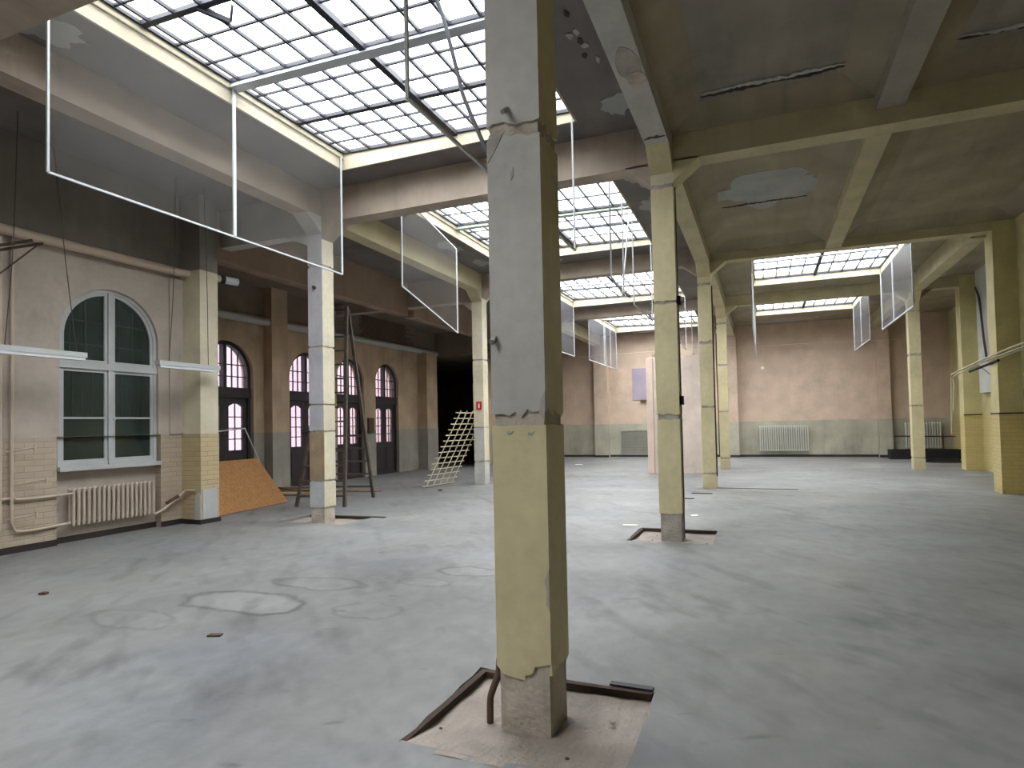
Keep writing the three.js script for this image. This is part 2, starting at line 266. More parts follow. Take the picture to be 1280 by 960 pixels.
// right walls, stepping outwards bay by bay
{
  const w = struct('wall_right', 'yellow right wall with glazed brick dado and pilasters'), y = 1.64;
  obj('plaster', [box(6.11, 6.4, y, CT, REAR, 15.5), box(6.11, 7.5, y, CT, 15.75, 15.95), box(7.2, 7.5, y, CT, 15.75, 22), box(7.2, 8.5, y, CT, 22.2, 22.4), box(8.2, 8.5, y, CT, 22.2, BACK + 0.3)], MAT.yellowWall, w);
  obj('dado', [box(6.105, 6.4, 0, y, REAR, 15.5), box(6.11, 7.5, 0, y, 15.75, 15.95), box(7.195, 7.5, 0, y, 15.75, 22), box(7.2, 8.5, 0, y, 22.2, 22.4), box(8.195, 8.5, 0, y, 22.2, BACK + 0.3)], MAT.yellowBrick, w);
  obj('pilaster', [box(5.71, 6.4, y, CEIL, 15.29, 15.75)], MAT.yellowWall, w); obj('pilaster_dado', [box(5.7, 6.4, 0, y, 15.28, 15.76)], MAT.yellowBrick, w);
  obj('pilaster', [box(6.76, 7.5, y, CEIL, 21.77, 22.2)], MAT.yellowWall, w); obj('pilaster_dado', [box(6.75, 7.5, 0, y, 21.76, 22.21)], MAT.yellowBrick, w);
  const wp = obj('white_panel', [box(7.06, 7.21, 2.25, CEIL, 16.2, 21.4)], MAT.whiteWall, w); wp.userData.label = 'white boarded upper wall between the yellow pilasters';
  obj('dado_cap', [box(5.69, 5.72, y - 0.015, y + 0.015, 15.27, 15.77), box(5.7, 6.4, y - 0.015, y + 0.015, 15.27, 15.29), box(6.74, 7.2, y - 0.015, y + 0.015, 21.75, 21.77)], MAT.darkGap, w);
}
{ const w = struct('wall_rear'); obj('plaster', [box(-8.8, 6.4, 0, CT, REAR - 0.3, REAR)], MAT.leftWall, w); }

// ---------------------------------------------------------------- ceiling: panels, beams, coffers
const ceiling = struct('ceiling', 'dirty ribbed concrete ceiling with skylight openings');
const SKY_OPEN = [ // x0, x1, d0, d1
  [-5.0, -1.05, -3.0, 0.4], [-5.0, -1.05, 3.62, 8.12], [-5.0, -1.05, 9.62, 14.5], [-5.0, -1.05, 16.25, 21.1], [-5.0, -1.05, 22.75, 27.95], [1.05, 4.55, 16.35, 20.45], [1.05, 4.55, 22.6, 26.35]];
{
  const hole = (i) => rect(SKY_OPEN[i][0], SKY_OPEN[i][2], SKY_OPEN[i][1], SKY_OPEN[i][3]);
  const edges = [REAR - 0.3, 3.2, 8.82, 15.44, 21.92, BACK + 0.3];
  for (let b = 0; b < 5; b++) {
    const d0 = edges[b], d1 = edges[b + 1];
    obj('ceiling_panel', [slabY(shapeOf(rect(XB, d0, 0, d1), [hole(b)]), CEIL, TOP - CEIL)], MAT.ceilLeft, ceiling);
    obj('ceiling_panel', [slabY(shapeOf(rect(0, d0, 8.6, d1), b === 3 ? [hole(5)] : b === 4 ? [hole(6)] : []), CEIL, TOP - CEIL)], MAT.ceilRight, ceiling);
    obj('ceiling_panel', [slabY(shapeOf(rect(b < 1 ? -8.8 : -8.8, d0, XB, d1)), CEIL, TOP - CEIL)], MAT.ceilLeft, ceiling);
  }
  obj('aisle_ceiling', [box(-11.4, -8.3, 5.38, 5.5, 8.05, 22.2), box(-11.4, -8.3, 6.1, 6.3, 8.05, 21), box(-22.3, -9.2, 6.1, 6.3, 21, 36.3), box(-11.4, -8.3, 5.8, 6.2, 22.1, BACK + 0.3)], MAT.archUpper, ceiling);
}
// coffered trays of the two near right bays
function tray(x0, x1, d0, d1, mat, matIn) {
  const e = 0.42, lo = CEIL - 0.2, hi = CEIL - 0.02, q = [];
  const o = [P(x0, lo, d0), P(x1, lo, d0), P(x1, lo, d1), P(x0, lo, d1)], n = [P(x0 + e, hi, d0 + e), P(x1 - e, hi, d0 + e), P(x1 - e, hi, d1 - e), P(x0 + e, hi, d1 - e)];
  for (let i = 0; i < 4; i++) q.push(quad(o[i], o[(i + 1) % 4], n[(i + 1) % 4], n[i]));
  obj('cove', q, mat, ceiling); obj('tray_panel', [quad(n[3], n[2], n[1], n[0])], matIn, ceiling);
}
for (const [d0, d1, inn] of [[REAR, 3.06, MAT.ceilGrey], [3.37, 8.67, MAT.ceilGrey], [8.98, 15.29, MAT.ceilRight]]) { tray(H, XR - H, d0, d1, MAT.ceilRight, inn); tray(XR + H, 6.11, d0, d1, MAT.ceilRight, inn); }
ROW.forEach((d, i) => {
  obj('beam', [box(XB, -H, BEAM[i], CEIL + 0.02, d, d + W)], MAT.beamLeft, ceiling);
  obj('beam', [box(-H, i === 3 ? 6.765 : i === 2 ? 5.715 : 6.12, BEAM[i], CEIL + 0.02, d, d + W)], MAT.beamYellow, ceiling);
  if (i !== 3) obj('beam', [box(i === 2 ? -11 : -8.33, XB, i === 2 ? 5.08 : i === 1 ? 5.08 : 5.2, CEIL + 0.02, d, d + (i === 1 ? 0.25 : W))], i === 1 ? MAT.paleGrey : MAT.beamLeft, ceiling);
  else obj('beam', [box(-11, XB, 4.4, CEIL + 0.02, d, d + W)], MAT.archUpper, ceiling);
});
const BAYS = [[REAR, 3.06], [3.37, 8.67], [8.98, 15.29], [15.6, 21.77], [22.08, BACK]];
BAYS.forEach(([a, b], i) => {
  obj('girder', [box(XB - H, XB + H, 5.32, CEIL + 0.02, a, b)], i < 2 ? MAT.beamLeft : MAT.beamYellow, ceiling);
  obj('girder', [box(-H, H, 5.36, CEIL + 0.02, a, b)], i < 2 ? MAT.paleGrey : MAT.beamYellow, ceiling);
  if (i < 3) obj('rib', [box(XR - H, XR + H, 5.42, CEIL + 0.02, a, b)], i < 2 ? MAT.ribGrey : MAT.beamYellow, ceiling);
  if (i > 2) obj('girder', [box(XD - H, XD + H, 5.36, CEIL + 0.02, a, b)], MAT.beamYellow, ceiling);
  if (i === 2 || i === 3) obj('aisle_beam', [box(-8.55, -8.25, 4.85, CEIL, a - (i === 2 ? 0.7 : 0), b)], MAT.brownBeam, ceiling);
});
obj('aisle_beam', [box(-8.55, -8.25, 4.35, CEIL + 0.1, 22.08, BACK)], MAT.archUpper, ceiling);
// flaked plaster: thin irregular sheets that stand off the ceiling
function flake(pts, y, t, mat, label) { const m = obj('plaster_flake', [slabY(shapeOf(pts), y - t, t)], mat, ceiling); if (label) m.userData.label = label; return m; }
function blob(cx, cd, rx, rd, seed, n = 40, j = 0.55) { const o = []; for (let i = 0; i < n; i++) { const a = i / n * 2 * Math.PI, k = 1 + j * 2 * fbm(Math.cos(a) * 1.6 + seed, Math.sin(a) * 1.6, 4, seed); o.push([cx + rx * k * Math.cos(a), cd + rd * k * Math.sin(a)]); } return o; }
function crackLine(x0, x1, d, seed, n = 48) { const o = [], r = rng(seed), up = [], dn = []; for (let i = 0; i <= n; i++) { const x = x0 + (x1 - x0) * i / n, y = d + 0.09 * fbm(x * 2.2, seed, 4) + 0.03 * r(), w = (0.012 + 0.035 * r()) * Math.sin(Math.PI * Math.min(1, Math.max(0, i / n))) + 0.006; up.push([x, y + w]); dn.push([x, y - w]); } return [...dn, ...up.reverse()]; }
flake(blob(1.4, 11.9, 0.95, 0.85, 3, 48, 0.5), CEIL - 0.02, 0.006, MAT.peel, 'pale bluish patch of bared plaster');
flake(crackLine(0.62, 2.3, 8.03, 5), CEIL - 0.02, 0.02, MAT.paleGrey, 'curled pale edge of a plaster crack'); flake(crackLine(0.6, 2.35, 8.1, 6), CEIL - 0.02, 0.012, MAT.darkGap);
flake(crackLine(3.2, 5.4, 7.98, 8), CEIL - 0.02, 0.02, MAT.paleGrey); flake(crackLine(3.15, 5.5, 8.05, 9), CEIL - 0.02, 0.012, MAT.darkGap);
flake(crackLine(0.6, 2.1, 12.55, 14), CEIL - 0.02, 0.012, MAT.darkGap);
flake(blob(-0.55, 10.4, 0.3, 0.5, 21), CEIL, 0.01, MAT.peel); flake(blob(-0.5, 11.9, 0.34, 0.5, 23), CEIL, 0.01, MAT.peel); flake(blob(-0.62, 13.3, 0.25, 0.4, 24), CEIL, 0.01, MAT.brownPlaster);
flake(blob(-3.9, 14.9, 0.45, 0.16, 25), CEIL, 0.01, MAT.peel); flake(blob(-5.45, 12.6, 0.22, 0.4, 26), CEIL, 0.01, MAT.peel); flake(blob(-5.4, 14.2, 0.16, 0.3, 27), CEIL, 0.01, MAT.peel);
flake(blob(-1.9, 8.45, 0.3, 0.1, 28), CEIL, 0.01, MAT.peel); for (let i = 0; i < 7; i++) flake(blob(-0.42 - 0.25 * RN(), 5.8 + 1.1 * RN(), 0.02 + 0.03 * RN(), 0.03 + 0.05 * RN(), 60 + i, 10), CEIL, 0.01, i % 2 ? MAT.darkGap : MAT.mortar); flake(blob(-0.45, 7.9, 0.2, 0.25, 30), CEIL, 0.01, MAT.peel);
flake(blob(-5.5, 3.9, 0.3, 0.4, 31), CEIL, 0.01, MAT.peel); flake(blob(2.4, 28.1, 1.4, 0.5, 32), CEIL, 0.01, MAT.mortar); flake(blob(-3, 28.5, 1.4, 0.25, 33), CEIL, 0.01, MAT.mortar); flake(blob(5.0, 28.1, 0.4, 0.7, 34), CEIL, 0.01, MAT.mortar);

flake(blob(0.02, 6.35, 0.13, 0.32, 40, 22, 0.2), 5.36, 0.006, MAT.mortar); flake(blob(0.05, 6.62, 0.11, 0.14, 41, 18, 0.25), 5.355, 0.008, MAT.concrete); flake(crackLine(-0.14, 0.14, 8.1, 43, 8), 5.36, 0.006, MAT.darkGap);

// ---------------------------------------------------------------- columns
// a face of plaster with broken upper and lower edges
function facePanel(w, y0, y1, jt, jb, r, bottom) {
  const n = 9, pts = bottom ? bottom.map((p) => [...p]) : [];
  if (!bottom) for (let i = 0; i <= n; i++) pts.push([-w / 2 + w * i / n, y0 + (i === 0 || i === n ? jb * 0.4 : jb) * (r() - 0.5) * 2]);
  for (let i = n; i >= 0; i--) pts.push([-w / 2 + w * i / n, y1 + (i === 0 || i === n ? jt * 0.4 : jt) * (r() - 0.5) * 2]);
  return ext(shapeOf(pts), 0.014);
}
function column(label, X, d, segs, o = {}) {
  const pos = P(X, 0, d + H), c = thing('column', label, 'column', pos, undefined), r = rng(o.seed ?? 5), core = H - 0.014;
  obj('concrete_core', [cbox(core * 2, (o.top ?? 5.3) + 0.06, core * 2, 0, (o.top ?? 5.3) / 2 - 0.03, 0)], o.core ?? MAT.mortar, c);
  for (const s of segs) {
    const faces = [[0, s.front ?? s.mat], [Math.PI / 2, s.side ?? s.mat], [-Math.PI / 2, s.left ?? s.side ?? s.mat], [Math.PI, s.mat]];
    const by = new Map();
    for (const [a, m] of faces) { const g = facePanel(Math.abs(Math.abs(a) - Math.PI / 2) < 0.01 ? W - 0.029 : W, s.y0, s.y1, s.jt ?? 0.012, s.jb ?? 0.012, r, a === 0 ? s.bottom : undefined).translate(0, 0, H - 0.014).rotateY(a); if (!by.has(m)) by.set(m, []); by.get(m).push(g); }
    for (const [m, l] of by) { const pc = obj('plaster_cladding', l, m, c); if (faces[0][1] === m) (c.faces ??= []).push(pc); }
  }
  // haunches under the beams
  for (const [dx, dd, y, m, run = 0.36, drop = 0.28] of o.haunches ?? []) {
    const s = shapeOf([[0, y - drop], [0, y + 0.02], [run, y + 0.02], [run, y]]), g = ext(s, W).translate(0, 0, -H);
    g.rotateY(dx > 0 ? 0 : dx < 0 ? Math.PI : dd > 0 ? Math.PI / 2 : -Math.PI / 2); g.translate(dx * H, 0, -dd * H);
    obj('haunch', [g], m, c);
  }
  return c;
}
const Y = MAT.yellow, G = MAT.paleGrey, C = MAT.cream;
const cN1 = column('square column, pale grey over yellow paint, standing in a rubble pit with bent stubs', XN, ROW[0], [
  { y0: 0.29, y1: 1.6, mat: Y, jt: 0.004, jb: 0.025, bottom: [[-H, 0.31], [-0.14, 0.295], [-0.125, 0.272], [-0.09, 0.262], [-0.05, 0.255], [-0.02, 0.25], [0.005, 0.252], [0.01, 0.275], [0.035, 0.28], [0.055, 0.295], [0.065, 0.325], [0.1, 0.335], [H, 0.35]] }, { y0: 1.66, y1: 3.17, mat: Y, front: G, jt: 0.02, jb: 0.028 }, { y0: 3.25, y1: 5.3, mat: Y, front: G, jb: 0.02 }], { seed: 3, core: MAT.concrete, haunches: [[0, 1, 5.36, G], [0, -1, 5.36, G], [1, 0, 5.2, Y], [-1, 0, 5.2, MAT.beamLeft]] });
{
  // bolt stub, hooks and bent conduit stubs on this column
  obj('bolt_stub', [rod(new THREE.Vector3(-0.03, 3.33, H), new THREE.Vector3(-0.02, 3.27, H + 0.09), 0.014)], MAT.mortar, cN1);
  obj('bolt_stub', [rod(new THREE.Vector3(-0.13, 2.08, H), new THREE.Vector3(-0.125, 2.05, H + 0.05), 0.016)], MAT.mortar, cN1);
  obj('cable_stub', [tube([new THREE.Vector3(-0.185, 0.3, 0.05), new THREE.Vector3(-0.19, 0.22, 0.06), new THREE.Vector3(-0.23, 0.1, 0.08), new THREE.Vector3(-0.235, -0.05, 0.08)], 0.02)], MAT.rust, cN1);
  obj('cable_stub', [tube([new THREE.Vector3(-0.175, 0.27, 0.02), new THREE.Vector3(-0.178, 0.1, 0.02), new THREE.Vector3(-0.176, -0.05, 0.02)], 0.013)], MAT.rust, cN1);
  const patch = (pts, mat) => obj('chipped_patch', [ext(shapeOf(pts), 0.004).translate(0, 0, H)], mat, cN1.faces[Math.min(...pts.map((p) => p[1])) < 1.6 ? 0 : Math.min(...pts.map((p) => p[1])) < 3.17 ? 1 : 2]);
  patch([[-0.15, 3.16], [-0.14, 3.2], [-0.09, 3.22], [-0.06, 3.19], [-0.1, 3.12], [-0.15, 3.05]], MAT.mortar);
  patch([[0.15, 1.62], [0.12, 1.66], [0.13, 1.74], [0.155, 1.78]], MAT.mortar); patch([[0.155, 0.62], [0.135, 0.66], [0.14, 0.72], [0.13, 0.78], [0.155, 0.84]], MAT.concrete);
  patch([[-0.07, 1.555], [-0.06, 1.572], [-0.045, 1.565], [-0.03, 1.57], [-0.035, 1.56], [-0.05, 1.55]], MAT.mortar); patch([[0.05, 1.55], [0.06, 1.565], [0.08, 1.56], [0.09, 1.57], [0.075, 1.545]], MAT.mortar); patch([[-0.02, 2.97], [0, 3.0], [0.0, 2.95], [-0.015, 2.93]], MAT.mortar);
}
const cN2 = column('yellow square column with grey mortar seams, bare concrete foot in a small pit', XN, ROW[1], [
  { y0: 0.34, y1: 1.64, mat: Y }, { y0: 1.71, y1: 3.25, mat: Y, jb: 0.02 }, { y0: 3.29, y1: 4.88, mat: Y }, { y0: 4.93, y1: 5.3, mat: C }], { seed: 14, core: MAT.mortar, haunches: [[0, 1, 5.36, C], [0, -1, 5.36, Y], [1, 0, 5.23, Y], [-1, 0, 5.23, MAT.beamLeft]] });
const cN3 = column('yellow square column beside the long dark floor strip', XN, ROW[2], [
  { y0: 0.0, y1: 0.34, mat: Y }, { y0: 0.38, y1: 1.92, mat: Y }, { y0: 1.97, y1: 3.45, mat: Y, jb: 0.02 }, { y0: 3.53, y1: 4.87, mat: Y, jb: 0.03 }, { y0: 4.93, y1: 5.3, mat: Y }], { seed: 24, haunches: [[0, 1, 5.36, Y], [0, -1, 5.36, Y], [1, 0, 5.41, Y], [-1, 0, 5.41, MAT.beamLeft]] });
const cN4 = column('yellow square column behind the pink partition, in line with the tan wall pilaster', XN, ROW[3], [
  { y0: 0.0, y1: 0.33, mat: Y }, { y0: 0.37, y1: 1.9, mat: Y }, { y0: 1.95, y1: 3.46, mat: Y }, { y0: 3.53, y1: 4.87, mat: Y }, { y0: 4.93, y1: 5.3, mat: Y }], { seed: 34, haunches: [[0, 1, 5.36, Y], [0, -1, 5.36, Y], [1, 0, 5.46, Y], [-1, 0, 5.46, MAT.beamLeft]] });
column('yellow square column near the black mat, right of the tan back wall', XD, ROW[3], [
  { y0: 0.0, y1: 0.35, mat: Y }, { y0: 0.39, y1: 1.93, mat: Y }, { y0: 1.97, y1: 3.46, mat: Y }, { y0: 3.54, y1: 4.82, mat: Y }, { y0: 4.85, y1: 5.3, mat: Y }], { seed: 44, haunches: [[0, 1, 5.36, Y], [0, -1, 5.36, Y], [1, 0, 5.46, MAT.brownBeam], [-1, 0, 5.46, Y]] });
const cB1 = column('column with grey-white front and cream side, bare brown plaster low down, ladder behind', XB, ROW[1], [
  { y0: 0.72, y1: 1.55, mat: C, front: MAT.brownPlaster }, { y0: 0.24, y1: 0.68, mat: C, front: MAT.whitePatch, jb: 0.02 }, { y0: 1.58, y1: 2.02, mat: C, front: MAT.coolGrey, jb: 0.02 }, { y0: 2.05, y1: 3.03, mat: C, front: MAT.coolGrey }, { y0: 3.07, y1: 4.46, mat: C, front: MAT.coolGrey }, { y0: 4.5, y1: 5.3, mat: C, front: MAT.coolGrey }],
  { seed: 54, core: MAT.concrete, haunches: [[0, 1, 5.32, MAT.beamYellow], [0, -1, 5.32, G], [1, 0, 5.23, MAT.beamLeft], [-1, 0, 5.08, G, 0.5, 0.22]] });
obj('wall_plug', [rod(new THREE.Vector3(0.0, 4.1, H), new THREE.Vector3(0, 4.1, H + 0.05), 0.03)], MAT.rust, cB1);
column('cream column carrying a small red fire extinguisher sign, wooden lattice leaning on it', XB, ROW[2], [
  { y0: 0.0, y1: 0.6, mat: G }, { y0: 0.65, y1: 1.55, mat: C, front: G }, { y0: 1.58, y1: 3.4, mat: C, front: C }, { y0: 3.45, y1: 5.3, mat: C }], { seed: 64, haunches: [[0, 1, 5.32, MAT.beamYellow], [0, -1, 5.32, MAT.beamYellow], [1, 0, 5.41, MAT.beamLeft], [-1, 0, 5.08, MAT.beamLeft]] });
column('cream column standing before the dark hall, mostly hidden by the grey-topped column', XB, ROW[3], [{ y0: 0, y1: 1.9, mat: C }, { y0: 1.94, y1: 5.3, mat: C }], { seed: 74, haunches: [[0, 1, 5.32, MAT.beamYellow], [0, -1, 5.32, MAT.beamYellow], [1, 0, 5.46, MAT.beamLeft]] });

const V3 = (x, y, z) => new THREE.Vector3(x, y, z);
obj('cable_run', [rod(V3(H + 0.012, 0.0, 0.05), V3(H + 0.012, 4.9, 0.05), 0.007)], MAT.wire, cN2);
for (const y of [1.9, 3.3]) obj('junction_box', [cbox(0.05, 0.12, 0.08, H + 0.025, y, 0.05)], MAT.black, cN2);
obj('cable_run', [rod(V3(H + 0.015, 0.3, 0.1), V3(H + 0.015, 4.85, 0.1), 0.016)], MAT.rust, cN3);
obj('cable_run', [tube([V3(-H - 0.02, 4.6, 0.1), V3(-H - 0.03, 3.6, 0.1), V3(-H - 0.016, 2.0, 0.1), V3(-H - 0.02, 0.4, 0.1)], 0.018)], MAT.rust, cN4);
tag(obj('switch_box', [box(-11, -10.93, 1.45, 1.95, 17.1, 17.4)], MAT.rust), 'dark electrical box between two arched doors', 'box');
tag(obj('wall_fitting', [rod(P(1.27, 3.9, BACK - 0.06), P(1.27, 3.9, BACK), 0.07, 16)], MAT.paper), 'small round white fitting on the tan back wall', 'fitting');

// ---------------------------------------------------------------- skylights
function skylight(label, [x0, x1, d0, d1], o) {
  const cx = (x0 + x1) / 2, cd = (d0 + d1) / 2, base = P(cx, CEIL, cd), s = thing('skylight', label, 'skylight', base);
  const put = (name, list, mat) => obj(name, atBase(list, base), mat, s);
  const yl = o.yl ?? 6.07, yr = o.yr ?? 5.95, gy = (x) => yl + (yr - yl) * (x - x0) / (x1 - x0);
  put('curb_board', [box(x0 - 0.005, x0 + 0.025, CEIL - 0.012, TOP, d0, d1), box(x0 + 0.02, x0 + 0.05, yl - 0.11, TOP, d0, d1)], MAT.curb);
  put('curb_board', [box(x1 - 0.025, x1 + 0.005, CEIL - 0.012, TOP, d0, d1)], MAT.curb);
  put('curb_board', [box(x0, x1, CEIL - 0.012, TOP, d1 - 0.025, d1 + 0.005)], MAT.curb); put('curb_board', [box(x0, x1, CEIL - 0.012, TOP, d0 - 0.005, d0 + 0.025)], MAT.curb);
  const xm = o.xm ?? -2.93, n = o.n ?? 5, px = o.px ?? 0.376, xs = [x0 + 0.05]; for (let i = -n; i <= n; i++) { const x = xm + i * px; if (x > x0 + 0.1 && x < x1 - 0.1) xs.push(x); } xs.push(x1 - 0.03);
  const ds = o.rows, thick = new Set(o.thick ?? []);
  for (const x of xs) { const t = Math.abs(x - xm) < 0.01 ? 0.085 : x === xs[0] || x === xs[xs.length - 1] ? 0.06 : 0.03; put('glazing_bar', [box(x - t / 2, x + t / 2, gy(x) - (t > 0.06 ? 0.06 : 0.03), gy(x) + 0.01, d0, d1)], MAT.steelDark); }
  ds.forEach((d, k) => { const t = thick.has(k) ? 0.075 : k === 0 || k === ds.length - 1 ? 0.06 : 0.027; put('glazing_bar', [bar(P(x0, yl - 0.005, d), P(x1, yr - 0.005, d), t, t > 0.05 ? 0.05 : 0.025)], MAT.steelDark); });
  for (let i = 0; i < xs.length - 1; i++) for (let k = 0; k < ds.length - 1; k++) {
    const a = xs[i], b = xs[i + 1]; put('pane', [quad(P(a, gy(a), ds[k]), P(b, gy(b), ds[k]), P(b, gy(b), ds[k + 1]), P(a, gy(a), ds[k + 1]))], MAT.roofGlass);
  }
  // daylight coming down through this opening
  const sun = new THREE.RectAreaLight(new THREE.Color().setRGB(0.96, 0.985, 1.0), DAYLIGHT, x1 - x0, d1 - d0); sun.position.copy(P(cx, 6.2, cd)); sun.lookAt(cx, 0, -cd); sun.name = 'skylight_daylight'; scene.add(sun);
  if (o.tie) { const tb = put('tie_beam', [bar(P(x0, yl - 0.06, o.tie), P(x1, yr - 0.04, o.tie), 0.1, 0.06)], o.tieMat ?? MAT.steelPale); obj('flange', atBase([bar(P(x0, yl - 0.09, o.tie), P(x1, yr - 0.07, o.tie), 0.15, 0.012)], base), o.tieMat ?? MAT.steelPale, tb); }
  return s;
}
function rowsOf(d0, d1, stops, per) { const out = [d0 + 0.03], thick = []; const st = [...stops, d1 - 0.03]; let a = d0 + 0.03; for (const b of st) { for (let i = 1; i <= per; i++) out.push(a + (b - a) * i / per); if (b !== st[st.length - 1]) thick.push(out.length - 1); a = b; } return { rows: out, thick }; }
skylight('long steel-barred skylight over the floor behind the camera', SKY_OPEN[0], { ...rowsOf(-3.0, 0.4, [-1.3], 1), tie: -1.3 });  // out of view, added to light the foreground floor and near column
const sk1 = skylight('large steel-barred skylight between the grey-white column and the grey-topped column', SKY_OPEN[1], { ...rowsOf(3.62, 8.12, [4.62, 5.84, 7.02], 3), tie: 5.87 });
obj('vent_lever', [bar(new THREE.Vector3(-1.1, 0.22, 1.25), new THREE.Vector3(-0.85, 0.12, 1.06), 0.05, 0.05), bar(new THREE.Vector3(-0.85, 0.12, 1.06), new THREE.Vector3(-0.78, 0.26, 1.1), 0.025, 0.025)], MAT.steelDark, sk1);
skylight('steel-barred skylight with greenish tie beam, past the grey-topped column', SKY_OPEN[2], { ...rowsOf(9.62, 14.5, [10.7, 12.05, 13.2], 2), tie: 12.1, tieMat: std(0xb7c8bb, { roughness: 0.5 }) });
skylight('steel-barred skylight over the pink partition', SKY_OPEN[3], { ...rowsOf(16.25, 21.1, [17.7, 19.5], 2), tie: 18.6 });
skylight('steel-barred skylight next to the back wall with the purple poster', SKY_OPEN[4], { ...rowsOf(22.75, 27.95, [24.5, 26.2], 1), tie: 25.4 });
skylight('steel-barred skylight over the right bay in front of the yellow column by the mat', SKY_OPEN[5], { ...rowsOf(16.35, 20.45, [17.6, 19.2], 1), tie: 18.0, xm: 2.8, n: 4, px: 0.36, yl: 6.0, yr: 6.0 });
skylight('steel-barred skylight over the right bay by the tan back wall', SKY_OPEN[6], { ...rowsOf(22.6, 26.35, [24.4], 1), tie: 23.6, xm: 2.8, n: 4, px: 0.36, yl: 6.0, yr: 6.0 });

// ---------------------------------------------------------------- hanging wire-mesh frames round the skylights
function hangingFrame(label, X, posts, yb, yt, o = {}) {          // posts: depths; yb, yt: functions of depth
  const lo = typeof yb === 'function' ? yb : () => yb, hi = typeof yt === 'function' ? yt : () => yt, a = posts[0], b = posts[posts.length - 1];
  const base = P(X, lo(b), (a + b) / 2), f = thing('hanging_mesh_frame', label, 'hanging frame', base, 'wire mesh frames hanging round the skylights'), r = o.r ?? 0.012;
  const put = (name, list, mat) => obj(name, atBase(list, base), mat, f);
  posts.forEach((d, i) => put('post', [bar(P(X, lo(d), d), P(X, hi(d), d), 2 * r * (o.wide === i ? 2 : 1), 2 * r)], o.mat ?? MAT.frameWhite));
  put('bottom_rail', [bar(P(X, lo(a), a), P(X, lo(b), b), 2 * r, 2 * r)], o.mat ?? MAT.frameWhite);
  if (o.top) put('top_rail', [bar(P(X, hi(a), a), P(X, hi(b), b), 2 * r, 2 * r)], o.mat ?? MAT.frameWhite);
  for (let i = 0; i < posts.length - 1; i++) { const u = posts[i], v = posts[i + 1]; put('mesh_sheet', [quad(P(X, lo(u), u), P(X, lo(v), v), P(X, hi(v), v), P(X, hi(u), u))], o.sheet ?? MAT.sheet); }
  return f;
}
hangingFrame('long hanging mesh frame on the left of the large skylight, above the arched window', -4.95, [3.67, 5.87, 8.02], 4.07, 5.97, { wide: 1, r: 0.0105, sheet: MAT.sheetClear });
hangingFrame('hanging mesh frame right of the large skylight, beside the grey-topped column', -1.08, [3.75, 5.9, 7.98], 3.96, 5.785, { sheet: MAT.sheetClear });
hangingFrame('mesh frame hanging askew under the skylight with the greenish tie beam', -4.95, [9.78, 12.0], (d) => 4.24 - 0.262 * (d - 9.78), (d) => 6.0 - 0.22 * (d - 9.78), { top: true, r: 0.011, sheet: MAT.sheetClear });
hangingFrame('hanging mesh frame behind the bare-footed yellow column, right of the greenish-tie skylight', -1.08, [10.15, 11.15], (d) => 4.07 - 0.13 * (d - 10.15), 5.785, { sheet: MAT.sheetClear });
hangingFrame('hanging mesh frame with a loose diagonal rod, right of the greenish-tie skylight', -1.08, [12.1, 14.3], 3.95, 5.785, { sheet: MAT.sheetClear });
hangingFrame('hanging mesh frame left of the skylight over the pink partition', -4.95, [16.3, 18.7, 21.02], 4.02, 5.785, { r: 0.014 });
hangingFrame('hanging mesh frame right of the skylight over the pink partition', -1.08, [16.3, 18.7, 21.02], 4.02, 5.785, { r: 0.014 });
hangingFrame('hanging mesh frame left of the skylight near the purple poster', -4.95, [23.05, 25.5, 25.7, 26.7, 27.85], 4.08, 5.785, { r: 0.013 });
hangingFrame('hanging mesh frame right of the skylight near the purple poster', -1.08, [23.0, 25.5, 27.85], 4.08, 5.785, { r: 0.016 });
hangingFrame('hanging mesh frame left of the right-bay skylight before the yellow column by the mat', 1.05, [16.45, 18.6, 20.4], 4.0, 5.785, { r: 0.013 });
hangingFrame('hanging mesh frame right of the right-bay skylight before the yellow column by the mat', 4.52, [16.45, 18.72, 20.4], 4.16, 5.785, { r: 0.016 });
hangingFrame('hanging mesh frame left of the right-bay skylight by the back wall', 1.05, [22.6, 24.4, 26.2], 4.1, 5.785, { r: 0.013 });
hangingFrame('hanging mesh frame right of the right-bay skylight by the back wall', 4.52, [22.6, 24.4, 26.2], 4.16, 5.785, { r: 0.013 });
tag(obj('loose_rod', [rod(P(-1.12, 5.8, 12.05), P(-1.12, 3.96, 11.2), 0.014)], MAT.frameWhite), 'thin pale rod hanging diagonally between two mesh frames', 'rod');
tag(obj('hanging_cable', [tube([P(-1.75, 6.0, 5.4), P(-1.68, 5.75, 5.45), P(-1.56, 5.2, 5.5), P(-1.5, 4.95, 5.5), P(-1.28, 4.4, 5.5), P(-1.15, 4.15, 5.5)], 0.022, 60)], MAT.steelDark), 'thick dark cable dangling from the large skylight', 'cable');

